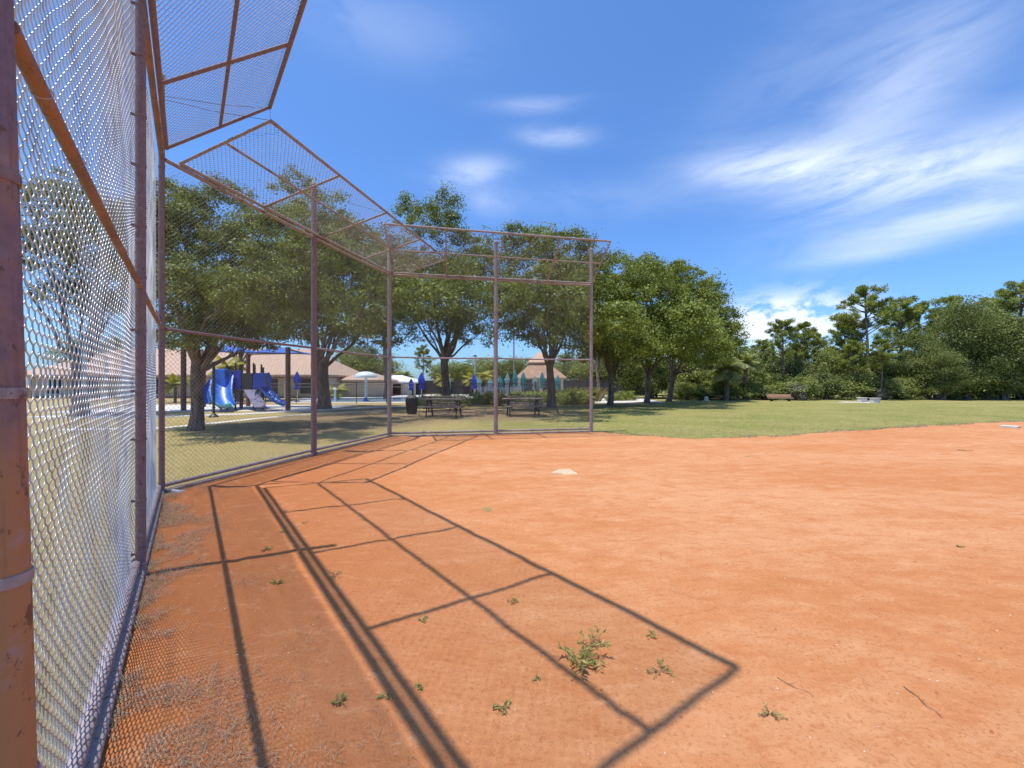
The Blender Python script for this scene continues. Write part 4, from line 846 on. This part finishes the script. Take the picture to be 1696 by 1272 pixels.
# dry thatch matted along the foot of the left bays
n = 85000; t_ = rng.random(n)*1.35-.2; e = rng.gamma(1.3, .26, n); ex = P2.x+(P0.x-P2.x)*t_; ey = P2.y+(P0.y-P2.y)*t_; x = ex+nL.x*(e-.05); y = ey+nL.y*(e-.05)
pat = vnoise(x, y, 2.6, 77)*.6+vnoise(x, y, 8, 78)*.4; k = (rng.random(n) < np.clip((pat-.26-e*.34)*4, .02, .8)) & (e < 1.3); x = x[k]; y = y[k]; z = clayz(x, y)+.003
nb_ = len(x); a = rng.random(nb_)*6.283; L = .01+.036*rng.random(nb_)**1.3; dz = rng.random(nb_)*.02*(1+(rng.random(nb_) > .93)*2); d = np.stack([np.cos(a)*L, np.sin(a)*L, dz], 1); sd_ = np.stack([-np.sin(a), np.cos(a), 0*a], 1)*.0011
b0 = np.stack([x, y, z+rng.random(nb_)*.01], 1); V = np.stack([b0-sd_, b0+sd_, b0+d+sd_*.4, b0+d-sd_*.4], 1).reshape(-1, 3)
tag(fastmesh('dry_thatch', V, np.arange(4*nb_).reshape(-1, 4), 'straw', None, np.repeat(rng.random(nb_), 4)), 'matted dead grass along the foot of the left fence', 'dead grass', kind='stuff')
n = 9000; x = rng.uniform(-5.5, -1, n); y = rng.uniform(4, 12.5, n); dd = np.minimum(segd(x, y, P2, P4), 9); k = (dd < .32) & (sdf(x, y) > 0); x, y = x[k], y[k]
blades('dry_thatch', x, y, clayz(x, y), .05, .006, 'straw', lab='straw caught along the foot of the middle fence')
def weed(px, py, r, n, lab, lm='weed_leaves', grp='small weeds in the clay', flatn=.5, ls=.035):
    g = G(px, py); z = float(clayz(np.array([g.x]), np.array([g.y]))[0]); g.z = z; t = thing('weed', lab, 'weed', g, grp); b = MB(); cen = []; dr = []
    for i in range(n):
        a = random.random()*6.283; L = r*random.uniform(.35, 1); e = g+Vector((math.cos(a)*L, math.sin(a)*L, r*random.uniform(.05, flatn)))
        m_ = (g+e)/2+Vector((0, 0, r*.12)); b.tube([g-Vector((0, 0, .004)), m_, e], [.0016, .0013, .0007], 4, False)
        for k in range(9):
            f = random.uniform(.25, 1.05); q = g.lerp(m_, f*2) if f < .5 else m_.lerp(e, f*2-1); d = Vector((math.cos(a+random.choice((-1, 1))*.8), math.sin(a+random.choice((-1, 1))*.8), random.uniform(-.1, .7))).normalized(); cen.append(tuple(q+d*ls*.4)); dr.append(tuple(d))
    V, Fc, T = leaves(np.array(cen), ls, .28, .8, dirs=np.array(dr)); fastmesh('leaves', V, Fc, lm, t, T); b.build('stem', 'weed_leaves' if False else 'twig', t, True); return t
weed(962, 1108, .15, 18, 'largest leafy weed clump, low centre of the clay', grp='leafy weeds in the clay', ls=.038)
weed(975, 1085, .15, 12, 'upright seeding sprig at the back of the largest weed', grp='leafy weeds in the clay', flatn=.8, ls=.032)
weed(1095, 1118, .13, 8, 'thin sprawling weed between the biggest clump and the shadow corner', 'weed_leaves', grp='leafy weeds in the clay', flatn=.12, ls=.022)
for (px, py, r, n, w_) in [(556, 955, .15, 12, 'flat weed right of the doubled shadow bars'), (460, 970, .09, 14, 'green weed left of the doubled shadow bars'), (700, 1033, .06, 8, 'small weed touching the crossing shadow bar'), (850, 1002, .06, 9, 'small weed inside the big shadow frame'), (468, 885, .08, 8, 'tiny weed on the leftmost doubled bar, upper one'), (470, 850, .08, 7, 'tiny weed high between the shadow bars'),
        (440, 915, .09, 9, 'pale weed left of the upper doubled bars'), (1080, 1058, .05, 6, 'tiny weed inside the shadow frame above the thin sprawler'), (640, 1158, .06, 8, 'weed beside the lower doubled bars'), (700, 1140, .06, 6, 'weed at lower centre left of the diagonal shadow'), (832, 1178, .07, 9, 'brighter weed at the bottom centre'), 
        (890, 1130, .05, 6, 'sprout left of the biggest clump'), (1275, 1190, .10, 10, 'dry weed near the bottom right of the shadow corner'), (1590, 910, .05, 8, 'lone weed far out on the open clay'), (505, 870, .05, 6, 'sprout right of the upper doubled bars'), (565, 1170, .08, 10, 'weed low between the left shadow bar and the doubled bars')]:
    weed(px, py, r*.72, n, w_, ls=random.uniform(.014, .021), flatn=random.uniform(.15, .45))
def stick(px0, py0, px1, py1, lab, r=.0018):
    a, b = G(px0, py0), G(px1, py1); a.z = float(clayz(np.array([a.x]), np.array([a.y]))[0])+r; b.z = float(clayz(np.array([b.x]), np.array([b.y]))[0])+r; m_ = MB()
    pts = [a.lerp(b, t)+Vector((random.uniform(-.01, .01), random.uniform(-.01, .01), .003)) for t in np.linspace(0, 1, 7)]; m_.tube(pts, [r*(1-.08*i) for i in range(7)], 5); m_.tube([pts[2], pts[2]+(pts[4]-pts[2])*.5+Vector((.02, .03, .004))], [r*.6, r*.3], 4)
    tag(m_.build('twig', 'twig', None, True), lab, 'twig', 'twigs on the clay')
stick(1287, 1130, 1350, 1162, 'thin straight twig right of the shadow corner'); stick(1498, 1150, 1560, 1198, 'darker bent twig at the lower right', .0025); stick(1585, 747, 1612, 749, 'dark twig far right near the grass edge', .008)
# pebbles and crumbs of clay
n = 2600; x = rng.uniform(-4.5, 9, n); y = 1.2+8*rng.random(n)**1.6; k = (sdf(x, y) > .2); x, y = x[k], y[k]; z = clayz(x, y); nb_ = len(x); r_ = .0016+.0042*rng.random(nb_)**4
ico = np.array([(0, 0, .7), (1, 0, 0), (0, 1, 0), (-1, 0, 0), (0, -1, 0)]); V = np.stack([x, y, z], 1)[:, None, :]+ico[None]*(r_[:, None, None])*(.7+.6*rng.random((nb_, 5, 1)))
Fi = np.array([(0, 1, 2), (0, 2, 3), (0, 3, 4), (0, 4, 1)]); Fc = (np.arange(nb_)[:, None, None]*5+Fi[None]).reshape(-1, 3)
xc = rng.uniform(-4.5, 14, 16000); yc = 1.1+11*rng.random(16000)**1.5; k = (sdf(xc, yc) > .15) & (vnoise(xc, yc, 1.7, 61)+.35*rng.random(16000) > .62); xc, yc = xc[k], yc[k]; zc = clayz(xc, yc); nc_ = len(xc); rc = .0022+.009*rng.random(nc_)**5
Vc = np.stack([xc, yc, zc], 1)[:, None, :]+ico[None]*(rc[:, None, None])*(.6+.8*rng.random((nc_, 5, 1))); Fcc = (np.arange(nc_)[:, None, None]*5+Fi[None]).reshape(-1, 3)
tag(fastmesh('clay_crumbs', Vc.reshape(-1, 3), Fcc, 'crumb', None), 'loose crumbs of red clay lying on the infield', 'clay crumbs', kind='stuff')
tag(fastmesh('gravel', V.reshape(-1, 3), Fc, 'stone', None), 'tiny pale pebbles strewn on the clay', 'gravel', kind='stuff')
